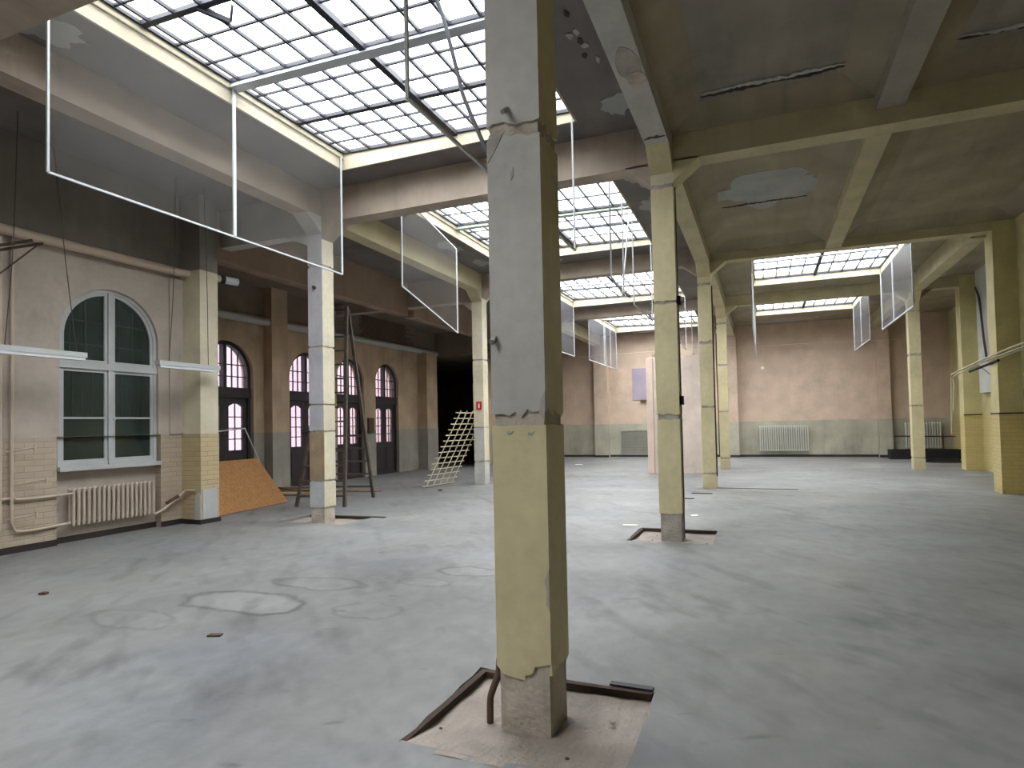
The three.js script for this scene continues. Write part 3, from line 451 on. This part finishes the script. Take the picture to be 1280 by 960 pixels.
// ---------------------------------------------------------------- arched window of the near left wall
{
  const w = struct('window_1', 'tall white-framed arched window with dark green panes'), X0 = -8.44, T = 0.07, a = 5.84, b = 7.42, v0 = 1.12, vs = 3.09;
  const ring = archShape(a, b, v0, vs); ring.holes.push(new THREE.Path(archShape(a, b, v0, vs, 0.055).getPoints(24)));
  obj('window_frame', [slabX(ring, X0, T)], MAT.windowWhite, w);
  obj('sill', [box(-8.46, -8.27, 1.06, 1.125, a - 0.02, b + 0.02)], MAT.windowWhite, w);
  obj('mullion', [box(X0, X0 + T + 0.015, v0, 3.83, 6.59, 6.67)], MAT.windowWhite, w);
  obj('transom', [box(X0, X0 + T + 0.02, 2.6, 2.7, a, b)], MAT.windowWhite, w);
  for (const [u0, u1] of [[a + 0.05, 6.59], [6.67, b - 0.05]]) {
    const s = shapeOf(rect(u0, v0 + 0.05, u1, 2.6), [rect(u0 + 0.045, v0 + 0.1, u1 - 0.045, 2.555)]);
    obj('sash', [slabX(s, X0 + 0.01, 0.045)], MAT.windowWhite, w);
    obj('sash_bar', [box(X0 + 0.012, X0 + 0.05, 1.835, 1.865, u0, u1)], MAT.windowWhite, w);
    for (const [y0, y1] of [[v0 + 0.08, 1.84], [1.86, 2.57]]) obj('pane', [quad(P(X0 + 0.03, y0, u0 + 0.03), P(X0 + 0.03, y0, u1 - 0.03), P(X0 + 0.03, y1, u1 - 0.03), P(X0 + 0.03, y1, u0 + 0.03))], MAT.windowGlass, w);
  }
  for (const side of [-1, 1]) {
    const c = 6.63, r0 = 0.735, sh = new THREE.Shape(); const in0 = 0.04;
    const p = (r, off) => { const o = []; for (let i = 0; i <= 16; i++) { const t = Math.PI / 2 * i / 16; o.push([c + side * Math.max(off, r * Math.cos(t)), vs + r * Math.sin(t)]); } return o; };
    const outer = [[c + side * in0, 2.7], [c + side * r0, 2.7], ...p(r0, in0)], inner = [[c + side * (in0 + 0.045), 2.745], [c + side * (r0 - 0.045), 2.745], ...p(r0 - 0.045, in0 + 0.045)];
    obj('sash', [slabX(shapeOf(outer, [inner]), X0 + 0.01, 0.045)], MAT.windowWhite, w);
    const gl = new THREE.ShapeGeometry(shapeOf(inner)).applyMatrix4(BX).translate(X0 + 0.03, 0, 0); obj('pane', gl, MAT.windowGlass, w);
    // glazing bars of the rear sash
    const bars = []; for (const q of [0.27, 0.5]) bars.push(box(X0 - 0.14, X0 - 0.115, 2.7, vs + Math.sqrt(Math.max(0, r0 * r0 - q * q)), c + side * q - 0.013, c + side * q + 0.013));
    for (const y of [3.0, 3.36]) { const ww = y > vs ? Math.sqrt(r0 * r0 - (y - vs) ** 2) : r0; bars.push(side > 0 ? box(X0 - 0.14, X0 - 0.115, y - 0.013, y + 0.013, c, c + ww) : box(X0 - 0.14, X0 - 0.115, y - 0.013, y + 0.013, c - ww, c)); }
    obj('rear_glazing_bar', bars, MAT.windowWhite, w);
    const slats = []; for (let i = 0; i < 4; i++) { const u = c + side * (0.16 + i * 0.15); slats.push(box(X0 - 0.13, X0 - 0.12, 1.9, 2.6, u - 0.008, u + 0.008)); }
    obj('bar_behind_glass', slats, MAT.windowWhite, w);
  }
  // closed dark green-grey box added behind the panes to keep the sky out
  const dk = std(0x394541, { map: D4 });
  obj('dark_backing', [box(-9.3, -9.2, 0.8, 4.3, 5.3, 7.9), box(-9.3, -8.7, 0.8, 4.3, 5.3, 5.4), box(-9.3, -8.7, 0.8, 4.3, 7.8, 7.9), box(-9.3, -8.7, 0.7, 0.8, 5.3, 7.9), box(-9.3, -8.7, 4.2, 4.3, 5.3, 7.9)], dk, w);
  obj('latch', [rod(P(X0 + 0.08, 1.83, 6.67), P(X0 + 0.12, 1.83, 6.67), 0.014)], MAT.steelPale, w);
}

// ---------------------------------------------------------------- arched double doors
DOORS.forEach(([c, ww], i) => {
  const g = struct('door_' + (i + 1), ['bright arched double door beside the leaning chipboard', 'arched double door behind the grey-white column', 'arched double door behind the ladder', 'pinkish arched double door next to the dark hall'][i]), r = ww / 2, vs = 3.85 - r, X0 = -11.25, u0 = c - r, u1 = c + r;
  const gm = i === 0 ? MAT.doorGlass : i === 3 ? MAT.doorGlassPink : i === 1 ? MAT.doorGlass : MAT.doorGlassPink;
  const ring = archShape(u0, u1, 0, vs); ring.holes.push(new THREE.Path(archShape(u0, u1, 0, vs, 0.09).getPoints(20)));
  obj('door_frame', [slabX(ring, X0, 0.14)], MAT.doorWood, g);
  obj('transom', [box(X0 - 0.01, X0 + 0.17, 2.44, 2.7, u0, u1)], MAT.doorWood, g);
  obj('mullion', [box(X0, X0 + 0.14, 2.7, 3.8, c - 0.05, c + 0.05)], MAT.doorWood, g);
  const half = (s) => { const rr = r - 0.09, o = [[c + s * 0.05, 2.7], [c + s * rr, 2.7]]; for (let k = 0; k <= 14; k++) { const t = Math.PI / 2 * k / 14; o.push([c + s * Math.max(0.05, rr * Math.cos(t)), vs + rr * Math.sin(t)]); } return o; };
  for (const s of [-1, 1]) {
    const f = obj('fanlight', [(() => { const b = []; const rr = r - 0.09; for (const q of [0.27, 0.46]) b.push(box(X0 + 0.05, X0 + 0.08, 2.7, vs + Math.sqrt(rr * rr - q * q), c + s * q - 0.012, c + s * q + 0.012)); for (const y of [2.98, 3.28]) { const wd = y > vs ? Math.sqrt(rr * rr - (y - vs) ** 2) : rr; b.push(box(X0 + 0.05, X0 + 0.08, y - 0.012, y + 0.012, s > 0 ? c : c - wd, s > 0 ? c + wd : c)); } return join(b); })()], MAT.doorWood, g);
    obj('pane', new THREE.ShapeGeometry(shapeOf(half(s))).applyMatrix4(BX).translate(X0 + 0.06, 0, 0), gm, f);
    const a = s > 0 ? c + 0.005 : u0 + 0.09, b = s > 0 ? u1 - 0.09 : c - 0.005;
    const win = new THREE.Path(); win.moveTo(a + 0.13, 1.12); win.lineTo(b - 0.13, 1.12); win.lineTo(b - 0.13, 2.22); win.quadraticCurveTo((a + b) / 2, 2.38, a + 0.13, 2.22); win.lineTo(a + 0.13, 1.12);
    const leaf = obj('leaf', [slabX(shapeOf(rect(a, 0.01, b, 2.44), [win]), X0 + 0.04, 0.06), box(X0 + 0.1, X0 + 0.115, 0.2, 0.95, a + 0.12, b - 0.12), ...[1.4, 1.68, 1.96].map((y) => box(X0 + 0.055, X0 + 0.08, y - 0.012, y + 0.012, a + 0.1, b - 0.1)), box(X0 + 0.055, X0 + 0.08, 1.1, 2.3, (a + b) / 2 - 0.012, (a + b) / 2 + 0.012)], MAT.doorWood, g);
    obj('pane', [quad(P(X0 + 0.06, 1.1, a + 0.1), P(X0 + 0.06, 1.1, b - 0.1), P(X0 + 0.06, 2.36, b - 0.1), P(X0 + 0.06, 2.36, a + 0.1))], gm, leaf);
  }
});

// ---------------------------------------------------------------- pipes on the left
{
  const p0 = P(-8.2, 4.36, 2);
  const t = thing('wall_pipe', 'thick beige pipe along the left wall above the arched window', 'pipe', p0);
  const pr = obj('pipe_run', atBase([rod(P(-8.2, 4.34, REAR + 0.1), P(-8.2, 4.4, 7.8), 0.07, 14), rod(P(-8.2, 4.4, 7.7), P(-8.0, 4.41, 8.42), 0.065, 14)], p0), MAT.pipeBeige, t);
  obj('black_collar', atBase([rod(P(-8.0, 4.41, 8.42), P(-7.98, 4.41, 8.5), 0.075, 14)], p0), MAT.black, pr);
  obj('pipe_end', atBase([rod(P(-7.98, 4.41, 8.5), P(-7.92, 4.41, 8.75), 0.068, 14)], p0), MAT.steelPale, pr);
}
{
  const p0 = P(-10.85, 4.45, 15), t = thing('ventilation_pipe', 'long grey pipe running above the arched doors', 'pipe', p0);
  obj('pipe_run', atBase([rod(P(-10.85, 4.42, 8.3), P(-10.85, 4.52, 21.6), 0.1, 14)], p0), MAT.pipeGrey, t);
  for (const d of [10, 13, 16, 19]) obj('bracket', atBase([box(-11, -10.8, 4.5, 4.6, d, d + 0.05)], p0), MAT.rust, t);
}
{
  const p0 = P(-8.25, 0, 5.2), t = thing('heating_pipes', 'beige vertical riser pipes left of the arched window', 'pipe', p0);
  for (const [d, y0] of [[5.06, 0.42], [5.2, 0.42]]) obj('riser', atBase([rod(P(-8.27, y0, d), P(-8.27, 4.3, d), 0.022)], p0), MAT.pipeBeige, t);
  obj('feed_pipe', atBase([tube([P(-8.27, 0.9, 5.2), P(-8.27, 0.74, 5.24), P(-8.27, 0.72, 5.5), P(-8.28, 0.73, 6.0)], 0.018)], p0), MAT.pipeBeige, t);
  obj('feed_pipe', atBase([tube([P(-8.27, 0.42, 5.2), P(-8.27, 0.3, 5.26), P(-8.27, 0.28, 5.5), P(-8.3, 0.3, 5.98)], 0.018)], p0), MAT.pipeBeige, t);
  obj('feed_pipe', atBase([tube([P(-8.27, 0.75, 4.2), P(-8.27, 0.75, 5.0), P(-8.27, 0.75, 5.2)], 0.018)], p0), MAT.pipeBeige, t);
  obj('feed_pipe', atBase([tube([P(-8.27, 0.42, 5.06), P(-8.27, 0.3, 5.0), P(-8.27, 0.28, 4.2)], 0.018)], p0), MAT.pipeBeige, t);
  for (const [y, d] of [[1.38, 5.4], [0.93, 5.55], [0.46, 5.42]]) obj('bracket', atBase([rod(P(-8.3, y, d - 0.25), P(-8.12, y + 0.05, d), 0.014), rod(P(-8.12, y, d), P(-8.12, y + 0.09, d), 0.012)], p0), MAT.pipeBeige, t);
}
{
  const p0 = P(-8.1, 0.3, 7.5), t = thing('radiator_tail_pipe', 'bent dark-ended pipe from radiator to the tiled pilaster', 'pipe', p0);
  obj('pipe_run', atBase([tube([P(-8.3, 0.24, 7.34), P(-8.25, 0.3, 7.45), P(-8.2, 0.5, 7.72), P(-8.15, 0.58, 7.8), P(-7.95, 0.58, 7.83)], 0.024)], p0), MAT.pipeBeige, t);
  obj('dark_joint', atBase([rod(P(-8.24, 0.4, 7.5), P(-8.2, 0.5, 7.7), 0.03)], p0), MAT.rust, t);
}
{
  const p0 = P(-8.0, 4, 5), t = thing('wall_bracket', 'old dark steel wall bracket beside the left riser pipes', 'bracket', p0);
  obj('arm', atBase([bar(P(-8.3, 4.0, 4.8), P(-7.7, 4.18, 5.25), 0.03, 0.03), bar(P(-8.3, 4.0, 4.65), P(-7.75, 4.2, 5.15), 0.03, 0.03)], p0), MAT.rust, t);
  obj('strut', atBase([bar(P(-8.3, 3.45, 4.75), P(-7.72, 4.15, 5.2), 0.015, 0.015)], p0), MAT.rust, t);
}

// ---------------------------------------------------------------- radiators
function radiator(label, pos, turn, n, h, mat, pitch = 0.078) {
  const t = thing('radiator', label, 'radiator', pos); t.rotation.y = turn;
  const s = new THREE.Shape(); const w = pitch * 0.28; // one cast section: two columns joined top and bottom
  const prof = []; const g0 = [];
  for (const z of [-0.045, 0.045]) g0.push(new THREE.CapsuleGeometry(w, h - 2 * w, 3, 8).scale(1, 1, 1.25).translate(0, h / 2, z));
  g0.push(cbox(w * 1.6, 0.05, 0.1, 0, h - 0.05, 0), cbox(w * 1.6, 0.05, 0.1, 0, 0.05, 0), rod(new THREE.Vector3(-pitch / 2, h - 0.06, 0), new THREE.Vector3(pitch / 2, h - 0.06, 0), 0.022), rod(new THREE.Vector3(-pitch / 2, 0.06, 0), new THREE.Vector3(pitch / 2, 0.06, 0), 0.022));
  const sec = join(g0.map((g) => g.type === 'CapsuleGeometry' ? smooth(g) : metres(g))); sec.userData.done = true;
  for (let i = 0; i < n; i++) { const m = obj('section', sec, mat, t); m.position.x = (i - (n - 1) / 2) * pitch; }
  obj('wall_hook', [cbox(0.02, 0.03, 0.12, -n * pitch * 0.3, h - 0.1, -0.1), cbox(0.02, 0.03, 0.12, n * pitch * 0.3, h - 0.1, -0.1)], mat, t);
  return t;
}
radiator('beige cast-iron radiator in the niche under the arched window', P(-8.34, 0.24, 6.66), Math.PI / 2, 18, 0.56, MAT.radiatorBeige, 0.0755);
radiator('pale radiator on the tan back wall between pilasters', P(2.03, 0.25, BACK - 0.18), 0, 22, 1.12, MAT.radiatorPale, 0.09);
radiator('pale radiator on the dark back wall behind the yellow column by the mat', P(7.15, 0.35, BACK - 0.18), 0, 14, 1.05, MAT.radiatorPale, 0.09);

// ---------------------------------------------------------------- suspended light battens (unlit)
function batten(label, d0, d1, wires) {
  const base = P(-7.6, 2.64, (d0 + d1) / 2), t = thing('light_batten', label, 'light fitting', base);
  const hs = obj('housing', atBase([box(-7.66, -7.54, 2.67, 2.74, d0, d1)], base), MAT.frameWhite, t);
  obj('diffuser', atBase([box(-7.65, -7.55, 2.63, 2.67, d0 + 0.02, d1 - 0.02)], base), std(0xd6d8da, { roughness: 0.35 }), hs);
  for (const [a, b] of wires) obj('suspension_wire', atBase([tube([P(-7.6, 2.74, a), P(-7.61, 4.0, (a + b) / 2 + 0.02), P(-7.62, CEIL, b)], 0.006, 20, 5)], base), MAT.wire, t);
}
batten('pale unlit fluorescent batten hanging before the left half of the arched window', 4.2, 5.73, [[4.75, 4.9], [5.62, 5.3]]);
batten('pale unlit fluorescent batten hanging before the tiled pilaster', 6.84, 8.0, [[7.05, 7.2], [7.8, 7.75]]);

// ---------------------------------------------------------------- chipboard sheet, frame, planks
function osbTexture() { const r = rng(5); const w = 512, h = 512, buf = new Float32Array(w * h).fill(0); for (let k = 0; k < 5200; k++) { const cx = r() * w, cy = r() * h, a = r() * Math.PI, L = 8 + 22 * r(), t = 2 + 4 * r(), v = (r() - 0.5); for (let i = -L; i < L; i++) for (let j = -t; j < t; j++) { const x = (Math.round(cx + i * Math.cos(a) - j * Math.sin(a)) + w) % w, y = (Math.round(cy + i * Math.sin(a) + j * Math.cos(a)) + h) % h; buf[y * w + x] = v; } } return colourTexture(w, h, (u, v) => { const k = buf[Math.floor(v * h) * w + Math.floor(u * w)]; return [196 + 46 * k, 146 + 44 * k, 92 + 40 * k]; }); }
{
  const B0 = P(-8.36, 0.0, 8.64), base = P(-8.48, 0, 9.7), t = thing('chipboard_sheet', 'orange-brown chipboard sheet leaning beside the tiled pilaster', 'board', base);
  const e = new THREE.Vector3(-0.112, 0, -0.994), n = new THREE.Vector3(-0.8, 0.98, 0).normalize(), L = 2.14, hh = 1.25;
  n.copy(new THREE.Vector3(-0.994 * 0.8, 0.98, 0.112 * 0.8)).normalize();
  const nn = e.clone().cross(n).normalize(); const m = new THREE.Matrix4().makeBasis(e, n, nn);
  const g = new THREE.BoxGeometry(L, hh, 0.018); metres(g);
  const gg = metres(g).translate(L / 2, hh / 2, 0).applyMatrix4(m).translate(B0.x, 0.008, B0.z).translate(-base.x, 0, -base.z); gg.userData.done = true;
  const tx = osbTexture(); tx.repeat.set(1.4, 1.4);
  obj('board', gg, std(0xc9c2b8, { map: tx, roughness: 0.8 }), t);
  // two wooden trestles hold the sheet
  for (const k of [0.3, 1.8]) { const top = B0.clone().addScaledVector(e, k).addScaledVector(n, 1.0).addScaledVector(nn, nn.x < 0 ? 0.03 : -0.03), foot = top.clone(); foot.y = 0; obj('prop', atBase([bar(foot, top, 0.05, 0.05)], base), MAT.plankWood, t); }
}
{
  const base = P(-9.5, 0, 10.4), t = thing('metal_frame', 'thin pale metal frame leaning behind the chipboard sheet', 'frame', base);
  const a = P(-9.6, 1.56, 9.2), b = P(-9.6, 1.66, 10.54), c = P(-9.35, 0.01, 11.2), d = P(-9.35, 0.01, 9.3);
  for (const [p, q] of [[a, b], [b, c], [c, d], [d, a]]) obj('frame_bar', atBase([rod(p, q, 0.014)], base), MAT.frameWhite, t);
}
[[0.0, -9.6, 11.9, 2.1, 0.2], [0.04, -9.5, 12.0, 1.9, 0.5], [0.0, -9.9, 12.3, 2.4, 0.1], [0.08, -9.6, 12.1, 1.7, 0.3], [0.12, -9.4, 12.15, 2.0, 0.0], [0.0, -8.6, 13.0, 1.6, 0.1], [0.16, -9.5, 12.1, 1.9, 0.15]].forEach(([y, X, d, L, a], i) => {
  const m = obj('plank', [cbox(L, 0.036, 0.16 + 0.03 * (i % 3))], i % 3 === 1 ? MAT.latticeWood : MAT.plankWood); m.position.copy(P(X, y + 0.019, d)); m.rotation.y = a;
  tag(m, 'rough brown plank in the loose pile behind the chipboard', 'plank', 'planks piled behind the chipboard');
});

// ---------------------------------------------------------------- ladder
{
  const base = P(-7.5, 0, 11), t = thing('stepladder', 'tall dark wooden A-frame stepladder behind the grey-white column', 'ladder', base);
  const FL = P(-7.8, 0.01, 10.14), FR = P(-6.78, 0.01, 10.38), RR = P(-7.19, 0.01, 11.97), RL = P(-8.2, 0.01, 11.73), TR = P(-7.2, 4.28, 11.08), TL = P(-7.52, 4.28, 11.0), TR2 = P(-7.22, 4.22, 11.16), TL2 = P(-7.54, 4.22, 11.08);
  for (const [a, b] of [[FL, TL], [FR, TR], [RR, TR2], [RL, TL2]]) obj('stile', atBase([bar(a, b, 0.05, 0.07)], base), MAT.ladderWood, t);
  for (let i = 0; i < 13; i++) { const k = 0.05 + i * 0.072; obj('rung', atBase([bar(FL.clone().lerp(TL, k), FR.clone().lerp(TR, k), 0.07, 0.035)], base), MAT.ladderWood, t); }
  for (let i = 0; i < 5; i++) { const k = 0.06 + i * 0.07; obj('rung', atBase([bar(RL.clone().lerp(TL2, k), RR.clone().lerp(TR2, k), 0.04, 0.04)], base), MAT.ladderWood, t); }
  obj('hinge', atBase([rod(TL.clone().add(new THREE.Vector3(-0.03, -0.06, 0)), TR.clone().add(new THREE.Vector3(0.03, -0.06, 0)), 0.02)], base), MAT.rust, t);
}

// ---------------------------------------------------------------- wooden lattice against the column
{
  const base = P(-6.9, 0, 15), t = thing('wooden_lattice', 'pale wooden lattice leaning against the column with the red sign', 'lattice', base);
  const A = P(-7.12, 0.02, 14.12), Bq = P(-6.95, 0.02, 15.5), Dq = P(-6.27, 1.97, 14.5), off = P(0.02, 0.01, 0);
  const E = Bq.clone().sub(A), F = Dq.clone().sub(A);
  for (let i = 0; i < 14; i++) { const k = 0.01 + i * 0.076; obj('lattice_bar', atBase([bar(A.clone().addScaledVector(F, k).addScaledVector(E, -0.06), A.clone().addScaledVector(F, k).addScaledVector(E, 1.0), 0.024, 0.024)], base), MAT.latticeWood, t); }
  for (let i = 0; i < 5; i++) { const k = 0.06 + i * 0.21; obj('lattice_bar', atBase([bar(A.clone().addScaledVector(E, k).add(off), A.clone().addScaledVector(E, k).addScaledVector(F, 1.02).add(off), 0.03, 0.024)], base), MAT.latticeWood, t); }
}

// ---------------------------------------------------------------- fire extinguisher sign
{
  const base = P(-6.02, 2.06, 15.28), t = thing('fire_sign', 'small red fire extinguisher sign on the cream column', 'sign', base);
  const pl = obj('plate', [cbox(0.16, 0.22, 0.006, 0, 0.11, 0.008)], std(0xc02a22, { roughness: 0.4 }), t);
  obj('extinguisher_symbol', [new THREE.CapsuleGeometry(0.022, 0.08, 3, 8).scale(1, 1, 0.1).translate(0, 0.09, 0.012), cbox(0.02, 0.02, 0.002, 0, 0.17, 0.012), bar(new THREE.Vector3(0, 0.175, 0.012), new THREE.Vector3(0.045, 0.15, 0.012), 0.01, 0.002)], std(0xf0efec), pl);
}

// ---------------------------------------------------------------- pink partition
{
  const base = P(-1.28, 0, 19.85), t = thing('pink_partition', 'free-standing pinkish plastered block between the yellow columns', 'partition', base);
  obj('block', atBase([box(-2.12, -0.44, 0, 3.66, 19.5, 20.25)], base), MAT.pinkWall, t);
  obj('side_pier', atBase([box(-2.16, -1.96, 0, 3.62, 19.42, 19.55)], base), painted(0xe6cfc0), t);
}
tag(obj('loose_brick', [cbox(0.26, 0.12, 0.14)], MAT.brownPlaster), 'loose brick lying on top of the pink partition', 'brick').position.copy(P(-1.85, 3.72, 19.7));

// ---------------------------------------------------------------- back wall furnishings
tag(obj('purple_panel', [box(-4.47, -3.72, 2.68, 4.17, BACK - 0.035, BACK - 0.002)], MAT.purple), 'faded purple panel on the tan back wall', 'panel');
tag(obj('panel_ledge', [box(-4.1, -3.5, 2.6, 2.65, BACK - 0.12, BACK)], MAT.rust), 'narrow dark ledge under the purple panel', 'ledge');
{
  const base = P(-4.42, 0.1, BACK - 0.02), t = thing('wall_grille', 'wide grey louvre grille low on the back wall dado', 'grille', base);
  const gm = std(0x9b9c94);
  obj('grille_frame', [cbox(1.36, 0.04, 0.03, 0, 0.02, 0.012), cbox(1.36, 0.04, 0.03, 0, 1.14, 0.012), cbox(0.04, 1.12, 0.03, -0.66, 0.58, 0.012), cbox(0.04, 1.12, 0.03, 0.66, 0.58, 0.012)], gm, t);
  for (let i = 0; i < 13; i++) { const s = obj('slat', [cbox(1.3, 0.045, 0.012)], gm, t); s.position.set(0, 0.1 + i * 0.08, 0.012); s.rotation.x = 0.5; }
}
{
  const pts = []; for (let i = 0; i <= 14; i++) { const x = -7.9 + i * 1.08; pts.push(P(x, 4.86 - 0.05 * Math.sin(i) * 0.4 + (i > 7 ? -0.02 * (i - 7) : 0), BACK - 0.42)); }
  tag(obj('wall_wire', [tube(pts, 0.014, 80, 6)], MAT.latticeWood), 'long pale cable strung along the back wall', 'cable');
}

// ---------------------------------------------------------------- right side: conduits, cable, mats
{
  const base = P(5.7, 2.7, 16), t = thing('bent_conduit', 'bundle of pale conduits bent off the yellow pilaster into the room', 'conduit', base);
  obj('conduit', atBase([tube([P(6.05, 3.02, 12.6), P(5.7, 2.92, 14.0), P(5.62, 2.78, 16.2), P(5.58, 2.64, 17.9), P(5.57, 2.5, 18.02), P(5.54, 1.16, 18.05)], 0.02, 80)], base), MAT.latticeWood, t);
  obj('conduit', atBase([tube([P(6.05, 2.96, 12.7), P(5.72, 2.86, 14.0), P(5.66, 2.74, 16.2), P(5.7, 2.6, 18.3), P(5.71, 2.4, 18.4), P(5.69, 1.75, 18.45)], 0.016, 80)], base), MAT.latticeWood, t);
  obj('conduit', atBase([tube([P(6.05, 2.9, 12.9), P(5.75, 2.82, 14.3), P(5.7, 2.7, 16.0)], 0.014, 50)], base), MAT.cream, t);
  obj('black_sleeve', atBase([rod(P(5.7, 2.72, 15.2), P(5.66, 2.62, 16.9), 0.03)], base), MAT.black, t);
  obj('stray_wire', atBase([tube([P(5.7, 2.72, 16.4), P(6.1, 2.5, 17), P(6.6, 2.25, 18)], 0.006)], base), MAT.wire, t);
}
tag(obj('hanging_hose', [tube([P(7.0, 5.3, 21.2), P(7.0, 4.9, 20.9), P(6.98, 3.8, 20.6), P(7.0, 3.2, 20.5)], 0.03)], MAT.wire), 'dark hose hanging on the white boarded wall', 'hose');
{
  const base = P(7.1, 0, 25.6), t = thing('rubber_mat', 'flat black mat on the floor by the right pilaster', 'mat', base);
  const s = blob(0, 0, 0.62, 0.42, 51, 18, 0.12); const g = ext(shapeOf(s), 0.05).rotateX(-Math.PI / 2); obj('sheet', [g], MAT.black, t); obj('folded_edge', [cbox(1.0, 0.06, 0.3, -0.05, 0.08, -0.1)], MAT.black, t);
}
{
  const base = P(6.9, 0, 27.6), t = thing('black_trough', 'low black trough under the radiator behind the yellow column', 'trough', base);
  obj('trough_side', [cbox(2.3, 0.36, 0.05, 0, 0.18, 0.3), cbox(2.3, 0.36, 0.05, 0, 0.18, -0.3), cbox(0.05, 0.36, 0.6, -1.13, 0.18, 0), cbox(0.05, 0.36, 0.6, 1.13, 0.18, 0)], MAT.black, t); obj('trough_floor', [cbox(2.3, 0.05, 0.6, 0, 0.03, 0)], MAT.black, t);
}
{
  const base = P(7.3, 0, 28.5), t = thing('pipe_rail', 'rusty pipe rail before the dark back wall', 'pipe', base);
  obj('rail', atBase([rod(P(6.1, 0.85, 28.6), P(8.15, 0.82, 28.5), 0.025)], base), MAT.rust, t); obj('rail_post', atBase([rod(P(7.75, 0, 28.5), P(7.75, 0.85, 28.52), 0.022)], base), MAT.rust, t);
}

// ---------------------------------------------------------------- litter on the floor
function scrap(name, label, cat, X, d, w, l, a, mat, h = 0.008, group) { const r = rng(Math.round(X * 100 + d * 37) + 900), pts = [[-w / 2, -l / 2 * (0.7 + 0.5 * r())], [w / 2 * (0.7 + 0.5 * r()), -l / 2], [w / 2, l / 2 * (0.6 + 0.5 * r())], [-w / 2 * (0.8 + 0.4 * r()), l / 2]]; const m = obj(name, [ext(shapeOf(pts), h).rotateX(-Math.PI / 2)], mat); m.position.copy(P(X, 0.001, d)); m.rotation.y = a; return tag(m, label, cat, group); }
scrap('paper_scrap', 'white paper scrap beside the small column pit', 'paper', -0.74, 9.6, 0.22, 0.1, 0.2, MAT.paper);
scrap('paper_scrap', 'torn white paper behind the bare-footed yellow column', 'paper', 0.09, 10.85, 0.14, 0.12, 0.7, MAT.paper);
scrap('wood_strip', 'thin dark strip lying near the long floor groove', 'strip', -0.1, 14.2, 0.42, 0.05, 0.05, MAT.battenWood, 0.015, 'dark strips on the floor');
scrap('wood_strip', 'thin dark strip lying near the long floor groove', 'strip', -0.3, 13.2, 0.3, 0.04, 0.0, MAT.battenWood, 0.015, 'dark strips on the floor');
scrap('floor_chip', 'dark chip on the floor below the ring stains', 'chip', -2.82, 3.62, 0.1, 0.05, 0.3, MAT.rust, 0.012);
scrap('floor_chip', 'small dark chip on the floor by the left baseboard', 'chip', -5.55, 4.0, 0.07, 0.06, 0.3, MAT.rust, 0.02);
scrap('floor_chip', 'dark crumb on the floor below the lattice', 'chip', -6.35, 13.6, 0.09, 0.08, 0.3, MAT.rust, 0.03);
scrap('paper_scrap', 'pale paper on the floor near the back wall grille', 'paper', -5.6, 23.5, 0.25, 0.2, 0.4, MAT.paper);


renderer.render(scene, camera);
